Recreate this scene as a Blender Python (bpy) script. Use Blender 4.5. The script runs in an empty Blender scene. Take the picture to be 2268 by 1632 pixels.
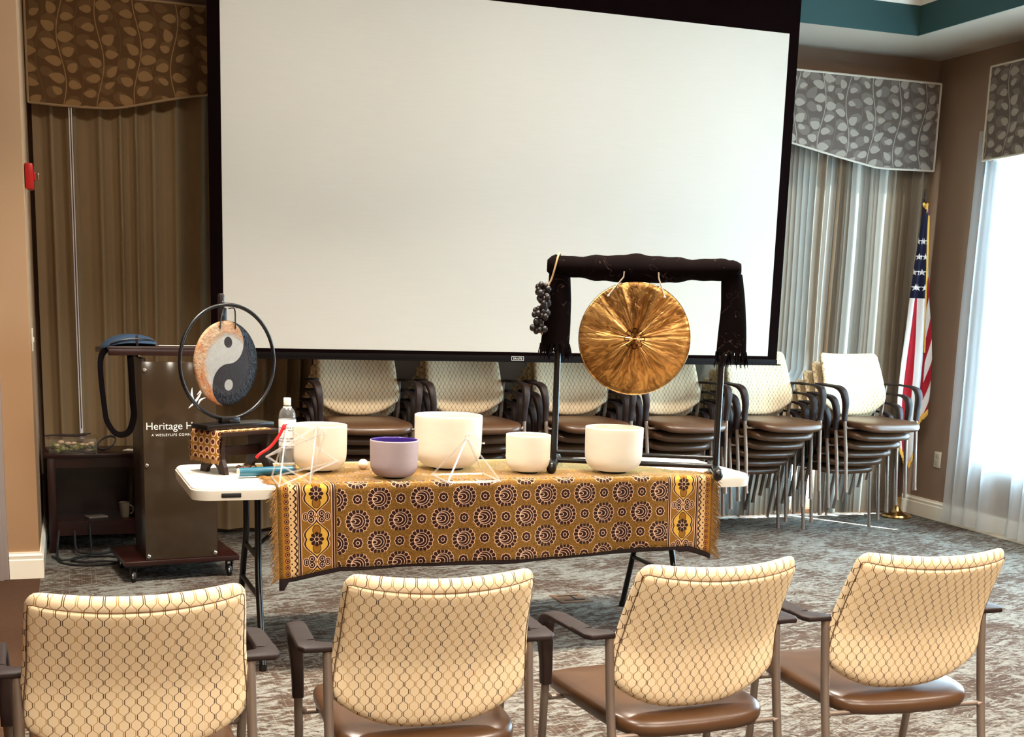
import bpy, bmesh, math, random
from mathutils import Vector, Matrix
R = math.radians
random.seed(7)
S = bpy.context.scene
COL = S.collection

# ------------------------------------------------------------------ helpers
def lin(r, g, b, a=1.0):
    f = lambda c: (c/255)/12.92 if c/255 <= .04045 else (((c/255)+.055)/1.055)**2.4
    return (f(r), f(g), f(b), a)

class MB:
    """collects vertices and faces of one mesh"""
    def __init__(s): s.v = []; s.f = []; s.uv = {}; s.mi = {}
    def add(s, vs, fs, uvs=None, mi=0):
        b = len(s.v); s.v += [tuple(x) for x in vs]
        for k, f in enumerate(fs):
            s.f.append(tuple(b+i for i in f))
            if uvs: s.uv[len(s.f)-1] = [uvs[i] for i in f]
            if mi: s.mi[len(s.f)-1] = mi
        return s
    def box(s, c, d, rz=0, bev=0.0, rot=None, mi=0, seg=2):
        bm = bmesh.new(); bmesh.ops.create_cube(bm, size=1)
        for v in bm.verts: v.co = Vector((v.co.x*d[0], v.co.y*d[1], v.co.z*d[2]))
        if bev: bmesh.ops.bevel(bm, geom=bm.edges[:], offset=min(bev, min(d)*.45), segments=seg, profile=.5, affect='EDGES')
        M = Matrix.Translation(c) @ (rot.to_4x4() if rot else Matrix.Rotation(rz, 4, 'Z'))
        bm.verts.index_update()
        vs = [M @ v.co for v in bm.verts]; fs = [[v.index for v in f.verts] for f in bm.faces]
        bm.free(); return s.add(vs, fs, mi=mi)
    def tube(s, path, r, n=12, up=(0, 0, 1), closed=False, cap=True, mi=0):
        P = [Vector(p) for p in path]; N = len(P)
        T = []
        for i in range(N):
            if closed: t = P[(i+1) % N]-P[i-1]
            else: t = P[min(i+1, N-1)]-P[max(i-1, 0)]
            T.append(t.normalized() if t.length > 1e-9 else Vector((0, 0, 1)))
        u = Vector(up); u = u-T[0]*u.dot(T[0])
        if u.length < 1e-3: u = Vector((1, 0, 0))-T[0]*T[0].x
        if u.length < 1e-3: u = Vector((0, 1, 0))
        u.normalize(); vs = []
        for i in range(N):
            u = u-T[i]*u.dot(T[i]); u.normalize(); w = T[i].cross(u)
            ri = r[i] if isinstance(r, list) else r
            a, b = ri if isinstance(ri, tuple) else (ri, ri)
            for k in range(n):
                th = 2*math.pi*k/n
                if isinstance(ri, tuple):      # flattened section, softly squared
                    c_, s_ = math.cos(th), math.sin(th)
                    c_ = math.copysign(abs(c_)**.45, c_); s_ = math.copysign(abs(s_)**.45, s_)
                else: c_, s_ = math.cos(th), math.sin(th)
                vs.append(P[i]+w*a*c_+u*b*s_)
        fs = []
        for i in range(N if closed else N-1):
            j = (i+1) % N
            for k in range(n):
                l = (k+1) % n; fs.append((i*n+k, i*n+l, j*n+l, j*n+k))
        if cap and not closed:
            fs.append(tuple(range(n))[::-1]); fs.append(tuple((N-1)*n+k for k in range(n)))
        return s.add(vs, fs, mi=mi)
    def lathe(s, prof, n=40, c=(0, 0, 0), M=None, mi=0):
        """prof: list of (r,z) ; axis z"""
        vs = []; fs = []; idx = []
        for r_, z in prof:
            if r_ < 1e-6: idx.append([len(vs)]); vs.append(Vector((0, 0, z)))
            else:
                idx.append(list(range(len(vs), len(vs)+n)))
                vs += [Vector((r_*math.cos(2*math.pi*k/n), r_*math.sin(2*math.pi*k/n), z)) for k in range(n)]
        for a, b in zip(idx, idx[1:]):
            for k in range(n):
                l = (k+1) % n
                if len(a) == 1 and len(b) == 1: continue
                if len(a) == 1: fs.append((a[0], b[l], b[k]))
                elif len(b) == 1: fs.append((a[k], a[l], b[0]))
                else: fs.append((a[k], a[l], b[l], b[k]))
        if M: vs = [M @ v for v in vs]
        vs = [v+Vector(c) for v in vs]
        return s.add(vs, fs, mi=mi)
    def ball(s, c, r, n=12, m=8, sc=(1, 1, 1), M=None, mi=0):
        pr = [(max(0, math.sin(math.pi*i/m))*1.0, -math.cos(math.pi*i/m)) for i in range(m+1)]
        pr[0] = (0, -1); pr[-1] = (0, 1)
        MM = (M or Matrix.Identity(3)) @ Matrix.Diagonal((r*sc[0], r*sc[1], r*sc[2]))
        return s.lathe(pr, n, c, MM, mi)
    def grid(s, fn, nu, nv, uvfn=None, mi=0, closed_u=False):
        vs = []; uv = []
        for j in range(nv+1):
            for i in range(nu+1):
                a, b = i/nu, j/nv; vs.append(fn(a, b)); uv.append(uvfn(a, b) if uvfn else (a, b))
        fs = [(j*(nu+1)+i, j*(nu+1)+i+1, (j+1)*(nu+1)+i+1, (j+1)*(nu+1)+i) for j in range(nv) for i in range(nu)]
        return s.add(vs, fs, uv, mi)
    def prism(s, poly, M, d, mi=0):
        """poly in xy extruded to z=d, placed by M"""
        n = len(poly); vs = [M @ Vector((x, y, 0)) for x, y in poly]+[M @ Vector((x, y, d)) for x, y in poly]
        fs = [tuple(range(n))[::-1], tuple(range(n, 2*n))]+[(i, (i+1) % n, n+(i+1) % n, n+i) for i in range(n)]
        return s.add(vs, fs, mi=mi)
    def build(s, name, mat=None, parent=None, loc=None, rz=0, smooth=True, weld=False, ang=38, solid=0):
        me = bpy.data.meshes.new(name); me.from_pydata(s.v, [], s.f); 
        if s.uv:
            l = me.uv_layers.new(name='UVMap')
            for p in me.polygons:
                u = s.uv.get(p.index)
                if u:
                    for k, li in enumerate(p.loop_indices): l.data[li].uv = u[k]
        for m in (mat if isinstance(mat, (list, tuple)) else [mat]):
            if m: me.materials.append(m)
        if s.mi:
            for p in me.polygons: p.material_index = s.mi.get(p.index, 0)
        bm = bmesh.new(); bm.from_mesh(me)
        if weld: bmesh.ops.remove_doubles(bm, verts=bm.verts, dist=1e-5)
        if not s.uv or weld: bmesh.ops.recalc_face_normals(bm, faces=bm.faces)
        bm.to_mesh(me); bm.free()
        if smooth:
            for p in me.polygons: p.use_smooth = True
            me.set_sharp_from_angle(angle=R(ang))
        me.update()
        o = bpy.data.objects.new(name, me); COL.objects.link(o)
        if parent: o.parent = parent
        if loc is not None: o.location = loc
        if rz: o.rotation_euler = (0, 0, rz)
        if solid:
            md = o.modifiers.new('thickness', 'SOLIDIFY'); md.thickness = solid; md.offset = 0
        return o

def tag(o, label=None, cat=None, group=None, kind=None):
    if label: o['label'] = label
    if cat: o['category'] = cat
    if group: o['group'] = group
    if kind: o['kind'] = kind
    return o
def thing(name, loc, rz, label, cat, group=None):
    o = bpy.data.objects.new(name, None); COL.objects.link(o); o.empty_display_size = .1
    o.location = loc; o.rotation_euler = (0, 0, rz); return tag(o, label, cat, group)
def copy_tree(o, parent=None):
    c = o.copy(); COL.objects.link(c)
    if parent: c.parent = parent
    for ch in KIDS.get(o.name, []): 
        KIDS.setdefault(c.name, []).append(copy_tree(ch, c))
    return c
KIDS = {}
def kids_of(root):
    """note the children of a finished thing so that copy_tree can walk it"""
    for o in list(COL.objects):
        if o.parent: 
            l = KIDS.setdefault(o.parent.name, [])
            if o not in l: l.append(o)
def smoothpath(pts, n=8):
    """Catmull-Rom through pts"""
    P = [Vector(p) for p in pts]; P = [P[0]*2-P[1]]+P+[P[-1]*2-P[-2]]; out = []
    for i in range(1, len(P)-2):
        for k in range(n):
            t = k/n; a, b, c, d = P[i-1], P[i], P[i+1], P[i+2]
            out.append(.5*((2*b)+(c-a)*t+(2*a-5*b+4*c-d)*t*t+(3*b-a-3*c+d)*t**3))
    return out+[P[-2]]
def interp(x, tab):
    if x <= tab[0][0]: return tab[0][1]
    for (a, va), (b, vb) in zip(tab, tab[1:]):
        if x <= b:
            t = (x-a)/(b-a); return va+(vb-va)*t
    return tab[-1][1]
def sinterp(x, tab):
    """smooth (monotone-ish cubic) table"""
    n = len(tab)
    if x <= tab[0][0]: return tab[0][1]
    if x >= tab[-1][0]: return tab[-1][1]
    for i in range(n-1):
        if x <= tab[i+1][0]:
            x0, y0 = tab[i]; x1, y1 = tab[i+1]; h = x1-x0; t = (x-x0)/h
            m0 = (tab[i+1][1]-tab[max(i-1, 0)][1])/(tab[i+1][0]-tab[max(i-1, 0)][0])*h
            j = min(i+2, n-1); m1 = (tab[j][1]-y0)/(tab[j][0]-x0)*h
            return (2*t**3-3*t*t+1)*y0+(t**3-2*t*t+t)*m0+(-2*t**3+3*t*t)*y1+(t**3-t*t)*m1

# ------------------------------------------------------------------ node expressions
class X:
    """a float expression that turns into math nodes"""
    nt = None
    def __init__(s, k): s.k = k
    @staticmethod
    def op(o, *a, clamp=False):
        n = X.nt.nodes.new('ShaderNodeMath'); n.operation = o; n.use_clamp = clamp
        for i, x in enumerate(a):
            k = x.k if isinstance(x, X) else x
            if isinstance(k, (int, float)): n.inputs[i].default_value = k
            else: X.nt.links.new(k, n.inputs[i])
        return X(n.outputs[0])
    def __add__(s, o): return X.op('ADD', s, o)
    __radd__ = __add__
    def __sub__(s, o): return X.op('SUBTRACT', s, o)
    def __rsub__(s, o): return X.op('SUBTRACT', o, s)
    def __mul__(s, o): return X.op('MULTIPLY', s, o)
    __rmul__ = __mul__
    def __truediv__(s, o): return X.op('DIVIDE', s, o)
    def __rtruediv__(s, o): return X.op('DIVIDE', o, s)
    def __neg__(s): return X.op('MULTIPLY', s, -1)
    def __lt__(s, o): return X.op('LESS_THAN', s, o)
    def __gt__(s, o): return X.op('GREATER_THAN', s, o)
def xabs(a): return X.op('ABSOLUTE', a)
def xmod(a, b): return X.op('FLOORED_MODULO', a, b)
def xfloor(a): return X.op('FLOOR', a)
def xsin(a): return X.op('SINE', a)
def xcos(a): return X.op('COSINE', a)
def xsqrt(a): return X.op('SQRT', a)
def xmin(a, b): return X.op('MINIMUM', a, b)
def xmax(a, b): return X.op('MAXIMUM', a, b)
def xpow(a, b): return X.op('POWER', a, b)
def xatan2(a, b): return X.op('ARCTAN2', a, b)
def xclamp(a): return X.op('ADD', a, 0, clamp=True)
def step(a, w):  # soft a>0
    return X.op('MULTIPLY_ADD', a, 1/w, .5, clamp=True)
def band(d, half, soft): # 1 where |d|<half
    return X.op('MULTIPLY_ADD', xabs(d)-half, -1/soft, .5, clamp=True)
def hyp(a, b): return xsqrt(a*a+b*b)

class Mat:
    def __init__(s, name, rough=.6, col=None, metal=0, spec=None, **kw):
        s.m = bpy.data.materials.new(name); s.m.use_nodes = True; s.nt = s.m.node_tree; s.b = s.nt.nodes['Principled BSDF']
        s.b.inputs['Roughness'].default_value = rough; s.b.inputs['Metallic'].default_value = metal
        if col: s.b.inputs['Base Color'].default_value = col
        if spec is not None: s.b.inputs['Specular IOR Level'].default_value = spec
        for k, v in kw.items(): s.b.inputs[k.replace('_', ' ')].default_value = v
        X.nt = s.nt
    def N(s, t, **kw):
        n = s.nt.nodes.new(t)
        for k, v in kw.items(): setattr(n, k, v)
        return n
    def L(s, a, b): s.nt.links.new(a.k if isinstance(a, X) else a, b)
    def coord(s, kind='Object'):
        X.nt = s.nt; t = s.N('ShaderNodeTexCoord'); return t.outputs[kind]
    def xyz(s, vec):
        n = s.N('ShaderNodeSeparateXYZ'); s.L(vec, n.inputs[0]); return X(n.outputs[0]), X(n.outputs[1]), X(n.outputs[2])
    def vec(s, x, y, z=0):
        n = s.N('ShaderNodeCombineXYZ')
        for i, k in enumerate((x, y, z)):
            if isinstance(k, X): s.L(k, n.inputs[i])
            else: n.inputs[i].default_value = k
        return n.outputs[0]
    def noise(s, vec, scale, detail=3, rough=.5, dist=0):
        n = s.N('ShaderNodeTexNoise'); n.inputs['Scale'].default_value = scale; n.inputs['Detail'].default_value = detail
        n.inputs['Roughness'].default_value = rough; n.inputs['Distortion'].default_value = dist
        if vec is not None: s.L(vec, n.inputs['Vector'])
        return X(n.outputs['Fac'])
    def rand(s, vec):
        n = s.N('ShaderNodeTexWhiteNoise'); n.noise_dimensions = '3D'; s.L(vec, n.inputs['Vector']); return X(n.outputs['Value'])
    def mix(s, f, a, b):
        n = s.N('ShaderNodeMix'); n.data_type = 'RGBA'
        if isinstance(f, X): s.L(f, n.inputs[0])
        else: n.inputs[0].default_value = f
        for k, i in ((a, 6), (b, 7)):
            if isinstance(k, tuple): n.inputs[i].default_value = k
            else: s.L(k, n.inputs[i])
        return n.outputs[2]
    def color(s, sock): s.L(sock, s.b.inputs['Base Color']); return s
    def bump(s, h, strength=.3, dist=.002):
        n = s.N('ShaderNodeBump'); n.inputs['Strength'].default_value = strength; n.inputs['Distance'].default_value = dist
        s.L(h, n.inputs['Height']); s.L(n.outputs[0], s.b.inputs['Normal']); return s
    def translucent(s, f, col, transp=0):
        """mix the surface with light coming through the cloth"""
        out = s.nt.nodes['Material Output']; t = s.N('ShaderNodeBsdfTranslucent'); t.inputs[0].default_value = col
        m = s.N('ShaderNodeMixShader'); m.inputs[0].default_value = f
        s.L(s.b.outputs[0], m.inputs[1]); s.L(t.outputs[0], m.inputs[2]); last = m
        if transp:
            q = s.N('ShaderNodeBsdfTransparent'); m2 = s.N('ShaderNodeMixShader'); m2.inputs[0].default_value = transp
            s.L(m.outputs[0], m2.inputs[1]); s.L(q.outputs[0], m2.inputs[2]); last = m2
        s.L(last.outputs[0], out.inputs[0]); return s

def plain(name, rgb, rough=.6, metal=0, var=.0, scale=20, bump=0, spec=None, **kw):
    m = Mat(name, rough, lin(*rgb), metal, spec, **kw)
    if var or bump:
        n = m.noise(m.coord('Object'), scale, 4, .6)
        if var:
            a = tuple(c*(1-var) for c in lin(*rgb)[:3])+(1,); b = tuple(min(1, c*(1+var)) for c in lin(*rgb)[:3])+(1,)
            m.color(m.mix(n, a, b))
        if bump: m.bump(n, bump, .001)
    return m.m

# ---- materials
def wood(name, dark, light, rough=.35, scale=1.0):
    m = Mat(name, rough); c = m.coord('Object'); x, y, z = m.xyz(c)
    n = m.noise(m.vec(x*14*scale, y*14*scale, z*2.2*scale), 3.0, 5, .65, 1.5)
    return m.color(m.mix(n, lin(*dark), lin(*light))).m

M_wall = plain('wall_paint', (172, 134, 98), .85, var=.03, scale=60, bump=.15)
M_wallR = plain('wall_paint_taupe', (140, 112, 90), .85, var=.03, scale=60, bump=.15)
M_ceil = plain('ceiling_paint', (168, 150, 132), .9, var=.02, scale=40)
M_teal = plain('teal_band_paint', (34, 66, 66), .8)
M_crown = plain('white_crown_paint', (225, 215, 200), .6)
M_base = plain('baseboard_paint', (238, 228, 210), .45)
M_grayframe = plain('gray_metal_paint', (150, 135, 128), .5)
M_blackcloth = plain('black_masking', (11, 4, 4), 1, spec=.02)
M_black = plain('black_plastic', (28, 18, 17), .38)
M_arm = plain('brown_black_plastic', (34, 20, 17), .55, var=.12, scale=200, bump=.1, spec=.3)
M_tube = plain('taupe_metal', (128, 113, 102), .42, .55)
M_chrome = plain('chrome', (225, 220, 212), .18, 1)
M_blacksteel = plain('black_steel', (12, 8, 8), .3, .1)
M_white = plain('white_plastic', (236, 229, 216), .45, var=.015, scale=80, bump=.08)
M_mahog = wood('mahogany', (16, 4, 3), (46, 12, 9), .3)
M_darkwood = wood('dark_wood', (22, 10, 8), (50, 26, 19), .45)
M_red = plain('red_enamel', (176, 18, 16), .35)
M_ivory = plain('ivory_plastic', (215, 203, 182), .4)
M_brass = plain('brass', (190, 150, 96), .22, 1)
M_rubber = plain('black_rubber', (14, 10, 10), .7)

def mat_screen():
    m = Mat('screen_fabric', .85, lin(196, 190, 180)); c = m.coord('Object'); x, y, z = m.xyz(c)
    n = m.noise(m.vec(x*1.0, y, z*30), 4, 3, .6)
    return m.color(m.mix(n, lin(180, 174, 163), lin(186, 180, 170))).m
M_screen = mat_screen()

def mat_vinyl():
    m = Mat('brown_vinyl', .32, lin(112, 72, 46)); c = m.coord('Object')
    n = m.noise(c, 9, 4, .6); m.color(m.mix(n, lin(66, 42, 24), lin(86, 57, 34)))
    m.bump(m.noise(c, 420, 2, .5), .12, .0006); return m.m
M_vinyl = mat_vinyl()

def mat_hex():
    m = Mat('hexagon_fabric', .85, spec=.15); u, v, _ = m.xyz(m.coord('UV'))
    p, A, T = .0132, .0047, .041
    def line(par):           # lines with even / odd index, each set has period 2p
        t = xabs(xmod(v/T, 1.0)-.5)*4-1              # triangle -1..1
        tr = xmax(xmin(t*2.4, 1.0), -1.0)*A*(1 if par == 0 else -1)
        uu = u-par*p-tr
        k = xfloor(uu/(2*p)+.5); d = uu-k*2*p
        return d, k
    base = m.mix(m.noise(m.vec(u, v), 900, 2, .5), lin(236, 212, 174), lin(242, 219, 183))
    col = base
    dark, tan = lin(82, 56, 30), lin(178, 140, 86)
    for par in (0, 1):
        d, k = line(par); msk = band(d, .0010, .0006)
        q = xmod(k, 3.0)
        if par == 0:   # indices 0,2,4 -> D T D
            isT = band(q-1, .4, .1)
        else:          # indices 1,3,5 -> D T T
            isT = step(q-.5, .1)
        col = m.mix(msk, col, m.mix(isT, dark, tan))
    m.color(col); m.bump(m.noise(m.vec(u, v), 700, 2, .6), .12, .0006)
    return m.m
M_hex = mat_hex()

def mat_carpet():
    m = Mat('patterned_carpet', .95, spec=.1); x, y, z = m.xyz(m.coord('Object'))
    n1 = m.noise(m.vec(x*1.0, y*1.0), 2.2, 3, .6)
    base = m.mix(m.noise(m.vec(x*6, y*6), 3, 3, .6), lin(56, 42, 34), lin(86, 69, 57))
    # woven ribs
    rib = xsin(x*520)*.5+.5
    base = m.mix(rib*.35, base, lin(42, 30, 22))
    # fine grid lines, irregular
    def lines(a, b, cell, key):
        k = xfloor(a/cell); f = a-k*cell
        off = m.rand(m.vec(k, key, 1.3)); on = m.rand(m.vec(k, key, 7.7)) > .3
        return band(f-off*cell*.7-.1*cell, .0013, .0012)*on*step(m.noise(m.vec(x, y, key), 3.2, 2, .5)-.44, .1)
    g = xmax(lines(x, y, .034, 2.0), lines(y, x, .05, 5.0))
    base = m.mix(g*.5, base, lin(134, 120, 104))
    # brushed gray-beige strokes
    w = m.noise(m.vec(x*3, y*3, 4.0), 2, 2, .5)-.5
    st = m.noise(m.vec(x*5.5+w*2, y*15+w*3), 2.6, 5, .68, .5)
    fine = m.noise(m.vec(x*30, y*95), 2.4, 3, .6)
    s = step(st+(fine-.5)*.42+(n1-.5)*.5-.51, .13)
    gray = m.mix(fine, lin(92, 90, 84), lin(148, 146, 138))
    c = m.mix(s*.92, base, gray)
    dk = step(m.noise(m.vec(x*9+w, y*30, 9), 2.0, 4, .65)+(fine-.5)*.3-.60, .1)
    c = m.mix(dk*.75, c, lin(44, 36, 29))
    m.color(c); m.bump(m.noise(m.vec(x, y), 260, 2, .7), .5, .004)
    return m.m
M_carpet = mat_carpet()
def mat_carpet2():
    m = Mat('brown_carpet', .95, spec=.1); x, y, z = m.xyz(m.coord('Object'))
    n = m.noise(m.vec(x*12, y*60), 3, 4, .65)
    m.color(m.mix(n, lin(44, 29, 20), lin(88, 62, 44))); m.bump(n, .4, .004); return m.m
M_carpet2 = mat_carpet2()

def mat_curtain(name, a, b, tr, tcol, transp=0):
    m = Mat(name, .9, spec=.1); x, y, z = m.xyz(m.coord('Object'))
    n = m.noise(m.vec(x*300, y*300, z*40), 2, 3, .6)
    m.color(m.mix(n, lin(*a), lin(*b))); m.translucent(tr, lin(*tcol), transp); return m.m
M_curtL = mat_curtain('tan_curtain', (130, 108, 80), (154, 130, 98), .08, (120, 100, 70))
M_curtR = mat_curtain('lined_curtain', (134, 118, 100), (152, 134, 114), .055, (160, 168, 166))
M_sheer = mat_curtain('sheer_curtain', (205, 205, 205), (222, 222, 222), .5, (225, 235, 240), .36)

def mat_leaf(name, bg, hi, mid):
    m = Mat(name, .85, spec=.15); u, v, _ = m.xyz(m.coord('UV'))
    def layer(u0, v0, per, lv, a, b, key):
        """leaf mask and stem mask"""
        def cells(side):
            uu = u-u0
            vv = v-v0-(lv*.5 if side > 0 else 0)
            j = xfloor(vv/lv); dv = vv-(j+.5)*lv
            k = xfloor(uu/per+.5)
            ph = m.rand(m.vec(k, key, 3.1))*6.28
            stem = xsin(v*12+ph)*.022
            du = uu-k*per-stem-side*.047
            r = m.rand(m.vec(k, j, key+side)); r2 = m.rand(m.vec(k, j, key+side+20))
            an = (r-.5)*1.3+.35*side
            ca, sa = xcos(an), xsin(an)
            dv2 = dv+(r2-.5)*.03
            p = (du*ca+dv2*sa)*side; q = dv2*ca-du*sa
            sz = r2*.45+.75
            t = p/(sz*a)
            hw = xpow(xclamp(1-t*t), .62)*(1-t*.38)*b*sz
            return step(hw-xabs(q), .0015)*band(t, 1.0, .02)
        L = xmax(cells(1), cells(-1))
        k = xfloor((u-u0)/per+.5); ph = m.rand(m.vec(k, key, 3.1))*6.28
        stem = band(u-u0-k*per-xsin(v*12+ph)*.022, .0025, .002)
        return L, stem
    l2, s2 = layer(.09, .04, .2, .095, .042, .028, 40)
    l1, s1 = layer(.0, .0, .2, .088, .037, .023, 10)
    n = m.noise(m.vec(u*500, v*500), 1, 2, .5)
    c = m.mix(l2*.75, lin(*bg), lin(*mid)); c = m.mix(s2*.5, c, lin(*mid))
    c = m.mix(l1*(n*.3+.7), c, lin(*hi)); c = m.mix(s1, c, lin(*hi))
    return m.color(c).m
M_leafL = mat_leaf('leaf_print_tan', (92, 66, 40), (150, 116, 76), (112, 84, 54))
M_leafR = mat_leaf('leaf_print_gray', (94, 82, 74), (156, 144, 130), (120, 107, 97))
M_pipe = plain('tan_piping', (150, 120, 84), .8)
M_pipeR = plain('gray_piping', (190, 176, 158), .8)
M_leafRR = M_leafR

def mat_cloth():
    m = Mat('ochre_tapestry', .85, spec=.15); u, v, _ = m.xyz(m.coord('UV'))
    DK, CR = lin(34, 5, 9), lin(222, 178, 148)
    n = m.noise(m.vec(u*90, v*330), 1, 3, .7); n2 = m.noise(m.vec(u*300, v*160), 1, 2, .6)
    ground = m.mix(step(n-.5, .3), lin(72, 46, 13), lin(134, 95, 36))
    ground = m.mix(step(n2-.6, .08)*.7, ground, lin(62, 24, 14))
    Pu, Ph = .178, .0865
    k = xfloor(v/Ph+.5); dv = v-k*Ph
    sh = xmod(k+1.0, 2.0)*(Pu/2)
    du = xmod(u+.498-sh+Pu/2, Pu)-Pu/2
    def flower(dx, dy, ctr):
        r = hyp(dx, dy); th = xatan2(dy, dx)
        Rr = .0440+.0060*xpow(xabs(xcos(th*8)), .7)
        fill = step(Rr-r, .001); out = band(r-Rr, .0012, .001)
        sep = band(xcos(th*8)*r/8, .0006, .0008)*step(r-.030, .001)*step(Rr-r, .001)
        rc = hyp(dx-.002, dy); circ = band(rc-.0305, .0009, .0008)
        ln = xmax(out, xmax(sep, circ))
        for a, b in ((.0255, .0235), (.0195, .0135), (.0105, .0065)):
            e = hyp((dx+.0285-a)/a, dy/b); ln = xmax(ln, band((e-1)*b, .0009, .0008))
        return fill, ln
    body = (xabs(u-.0575) < .727)
    f1, o1 = flower(du, dv, 0)
    du2 = xmod(u+.498-sh, Pu)-Pu/2
    r = hyp(du2, dv); th = xatan2(dv, du2); R2 = .0185+.0028*xabs(xcos(th*4))
    f2 = step(R2-r, .001); o2 = xmax(band(r-R2, .001, .001), band(r-.0075, .001, .001))
    c = m.mix(xmax(f1, f2)*body, ground, DK); c = m.mix(xmax(o1, o2)*body, c, CR)
    # end bands with medallions
    def bandpat(c, uc, flip):
        x = u-uc; ax = xabs(x)
        inb = band(x, .062, .001)
        c = m.mix(inb, c, m.mix(n, lin(108, 70, 20), lin(130, 88, 28)))
        P = .1785; y = xmod(v+.03, P)-P/2; ay = xabs(y)
        hw = (xcos(xclamp((ay/.084-.22)/.78)*math.pi)*.5+.5)*.051-.008*band(y, .004, .018)
        ins = step(hw-ax, .001)*band(y, .084, .001)
        c = m.mix(ins, c, lin(188, 144, 56))
        c = m.mix(band(ax-hw+.0035, .0035, .001)*band(y, .086, .001), c, DK)
        c = m.mix(band(ax-hw-.001, .0012, .001)*band(y, .087, .001), c, CR)
        r = hyp(x, y); th = xatan2(y, x)
        lobe = hyp(x/.016, (ay-.036)/.020); c = m.mix(step(1-lobe, .06), c, lin(128, 82, 22)); c = m.mix(band(lobe-1, .08, .05), c, DK)
        Rr = .021+.0085*xabs(xcos(th*4)); c = m.mix(step(Rr-r, .001), c, DK); c = m.mix(band(r-.009, .001, .001), c, CR)
        c = m.mix(band(xcos(th*4)*r/4, .0006, .0006)*step(r-.009, .001)*step(Rr-r, .001), c, CR)
        # scrolls between medallions
        y2 = P/2-ay
        for cx, cy, rr in ((.021, .012, .014), (.043, .004, .012)):
            d = hyp(ax-cx, y2-cy)
            c = m.mix(step(rr-d, .001), c, DK); c = m.mix(xmax(band(d-rr, .001, .001), band(d-rr*.45, .0009, .0009)), c, CR)
        for off, w, cc in ((.066, .0045, DK), (.0615, .0012, CR), (.0715, .0010, CR), (.0745, .0022, DK)):
            c = m.mix(band(ax-off, w, .001), c, cc)
        # outer border of hearts and scallops
        xo = (u-(uc-.106))*1.0 if flip < 0 else ((uc+.106)-u)
        inx = band(xo, .030, .001)
        yy = xmod(v, .0255)-.01275
        c = m.mix(inx, c, lin(140, 92, 26))
        sc = .006+.010*xabs(xcos(v*math.pi/.0255))
        c = m.mix(inx*step(xo-.002+sc*.3, .001), c, lin(190, 154, 108))
        c = m.mix(inx*band(xo-.010-sc, .0035, .001), c, DK)
        h = hyp(xo+.012, yy); c = m.mix(step(.0095-h, .001), c, DK); c = m.mix(band(h-.0055, .0010, .001), c, lin(190, 120, 84))
        yd = xmod(v+.01275, .0255)-.01275; d2 = hyp(xo-.005, yd); c = m.mix(step(.0035-d2, .001), c, DK)
        return c
    c = bandpat(c, -.752, -1); c = bandpat(c, .860, 1)
    m.color(c); m.bump(n, .35, .0015)
    m.b.inputs['Sheen Weight'].default_value = 1; m.b.inputs['Sheen Roughness'].default_value = .4
    m.b.inputs['Sheen Tint'].default_value = lin(255, 214, 140)
    return m.m
M_cloth = mat_cloth()
M_fringe = plain('ochre_fringe', (124, 86, 38), .9, var=.35, scale=90)
M_hem = plain('dark_hem', (30, 8, 8), .9)
def mat_smallcloth():
    m = Mat('small_ring_tapestry', .9, spec=.1); u, v, _ = m.xyz(m.coord('UV'))
    a = xmod(u, .034)-.017; b = xmod(v, .040)-.020
    r = hyp(a, b*.85); n = m.noise(m.vec(u*300, v*300), 1, 2, .6)
    c = m.mix(n, lin(120, 78, 22), lin(170, 120, 44))
    c = m.mix(band(r-.0125, .0022, .001), c, lin(214, 176, 150)); c = m.mix(step(.0085-r, .001), c, lin(74, 30, 18))
    return m.color(c).m
M_smallcloth = mat_smallcloth()

def mat_bowl(name, rgb, trans=.25):
    m = Mat(name, .55, spec=.3); c = m.coord('Object'); x, y, z = m.xyz(c)
    n = m.noise(m.vec(x*3, y*3, z*14), 3, 3, .6)
    a = lin(*rgb); b = tuple(v*.86 for v in a[:3])+(1,)
    m.color(m.mix(n, b, a)); m.bump(m.noise(c, 300, 2, .6), .08, .0005)
    m.translucent(trans, a); return m.m
M_bowl = mat_bowl('frosted_quartz', (244, 236, 220))
M_bowlP = mat_bowl('frosted_lilac_quartz', (176, 158, 160), .08)
M_bowlPin = plain('violet_glaze', (62, 40, 118), .3)
def mat_glass(name, ior=1.45, col=(1, 1, 1, 1), rough=0):
    m = Mat(name, rough, col); m.b.inputs['Transmission Weight'].default_value = 1; m.b.inputs['IOR'].default_value = ior; return m.m

def mat_thin(name, tint=(1, 1, 1, 1), refl=.12, white=0):
    m = Mat(name, .05); out = m.nt.nodes['Material Output']
    t = m.N('ShaderNodeBsdfTransparent'); t.inputs[0].default_value = tint
    g = m.N('ShaderNodeBsdfGlossy'); g.inputs['Roughness'].default_value = .04
    fr = m.N('ShaderNodeLayerWeight'); fr.inputs[0].default_value = .5
    mx = m.N('ShaderNodeMixShader'); f = xpow(X(fr.outputs[1]), 3.5)*.8+.035+refl*.3; m.L(f, mx.inputs[0])
    m.L(t.outputs[0], mx.inputs[1]); m.L(g.outputs[0], mx.inputs[2]); last = mx
    if white:
        d = m.N('ShaderNodeBsdfDiffuse'); d.inputs[0].default_value = (.9, .9, .9, 1); m3 = m.N('ShaderNodeMixShader'); m3.inputs[0].default_value = white
        m.L(mx.outputs[0], m3.inputs[1]); m.L(d.outputs[0], m3.inputs[2]); last = m3
    m.L(last.outputs[0], out.inputs[0]); return m.m
M_water = mat_thin('water', (.92, .92, .92, 1), .2, .05); M_thin = mat_thin('clear_plastic', white=.06); M_clear = mat_thin('clear_glass', refl=.15)
M_rod = mat_thin('clear_quartz', (.97, .97, .95, 1), .35, .12); M_pane = mat_thin('window_glass', (.97, .99, 1, 1), 0.0)

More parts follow.
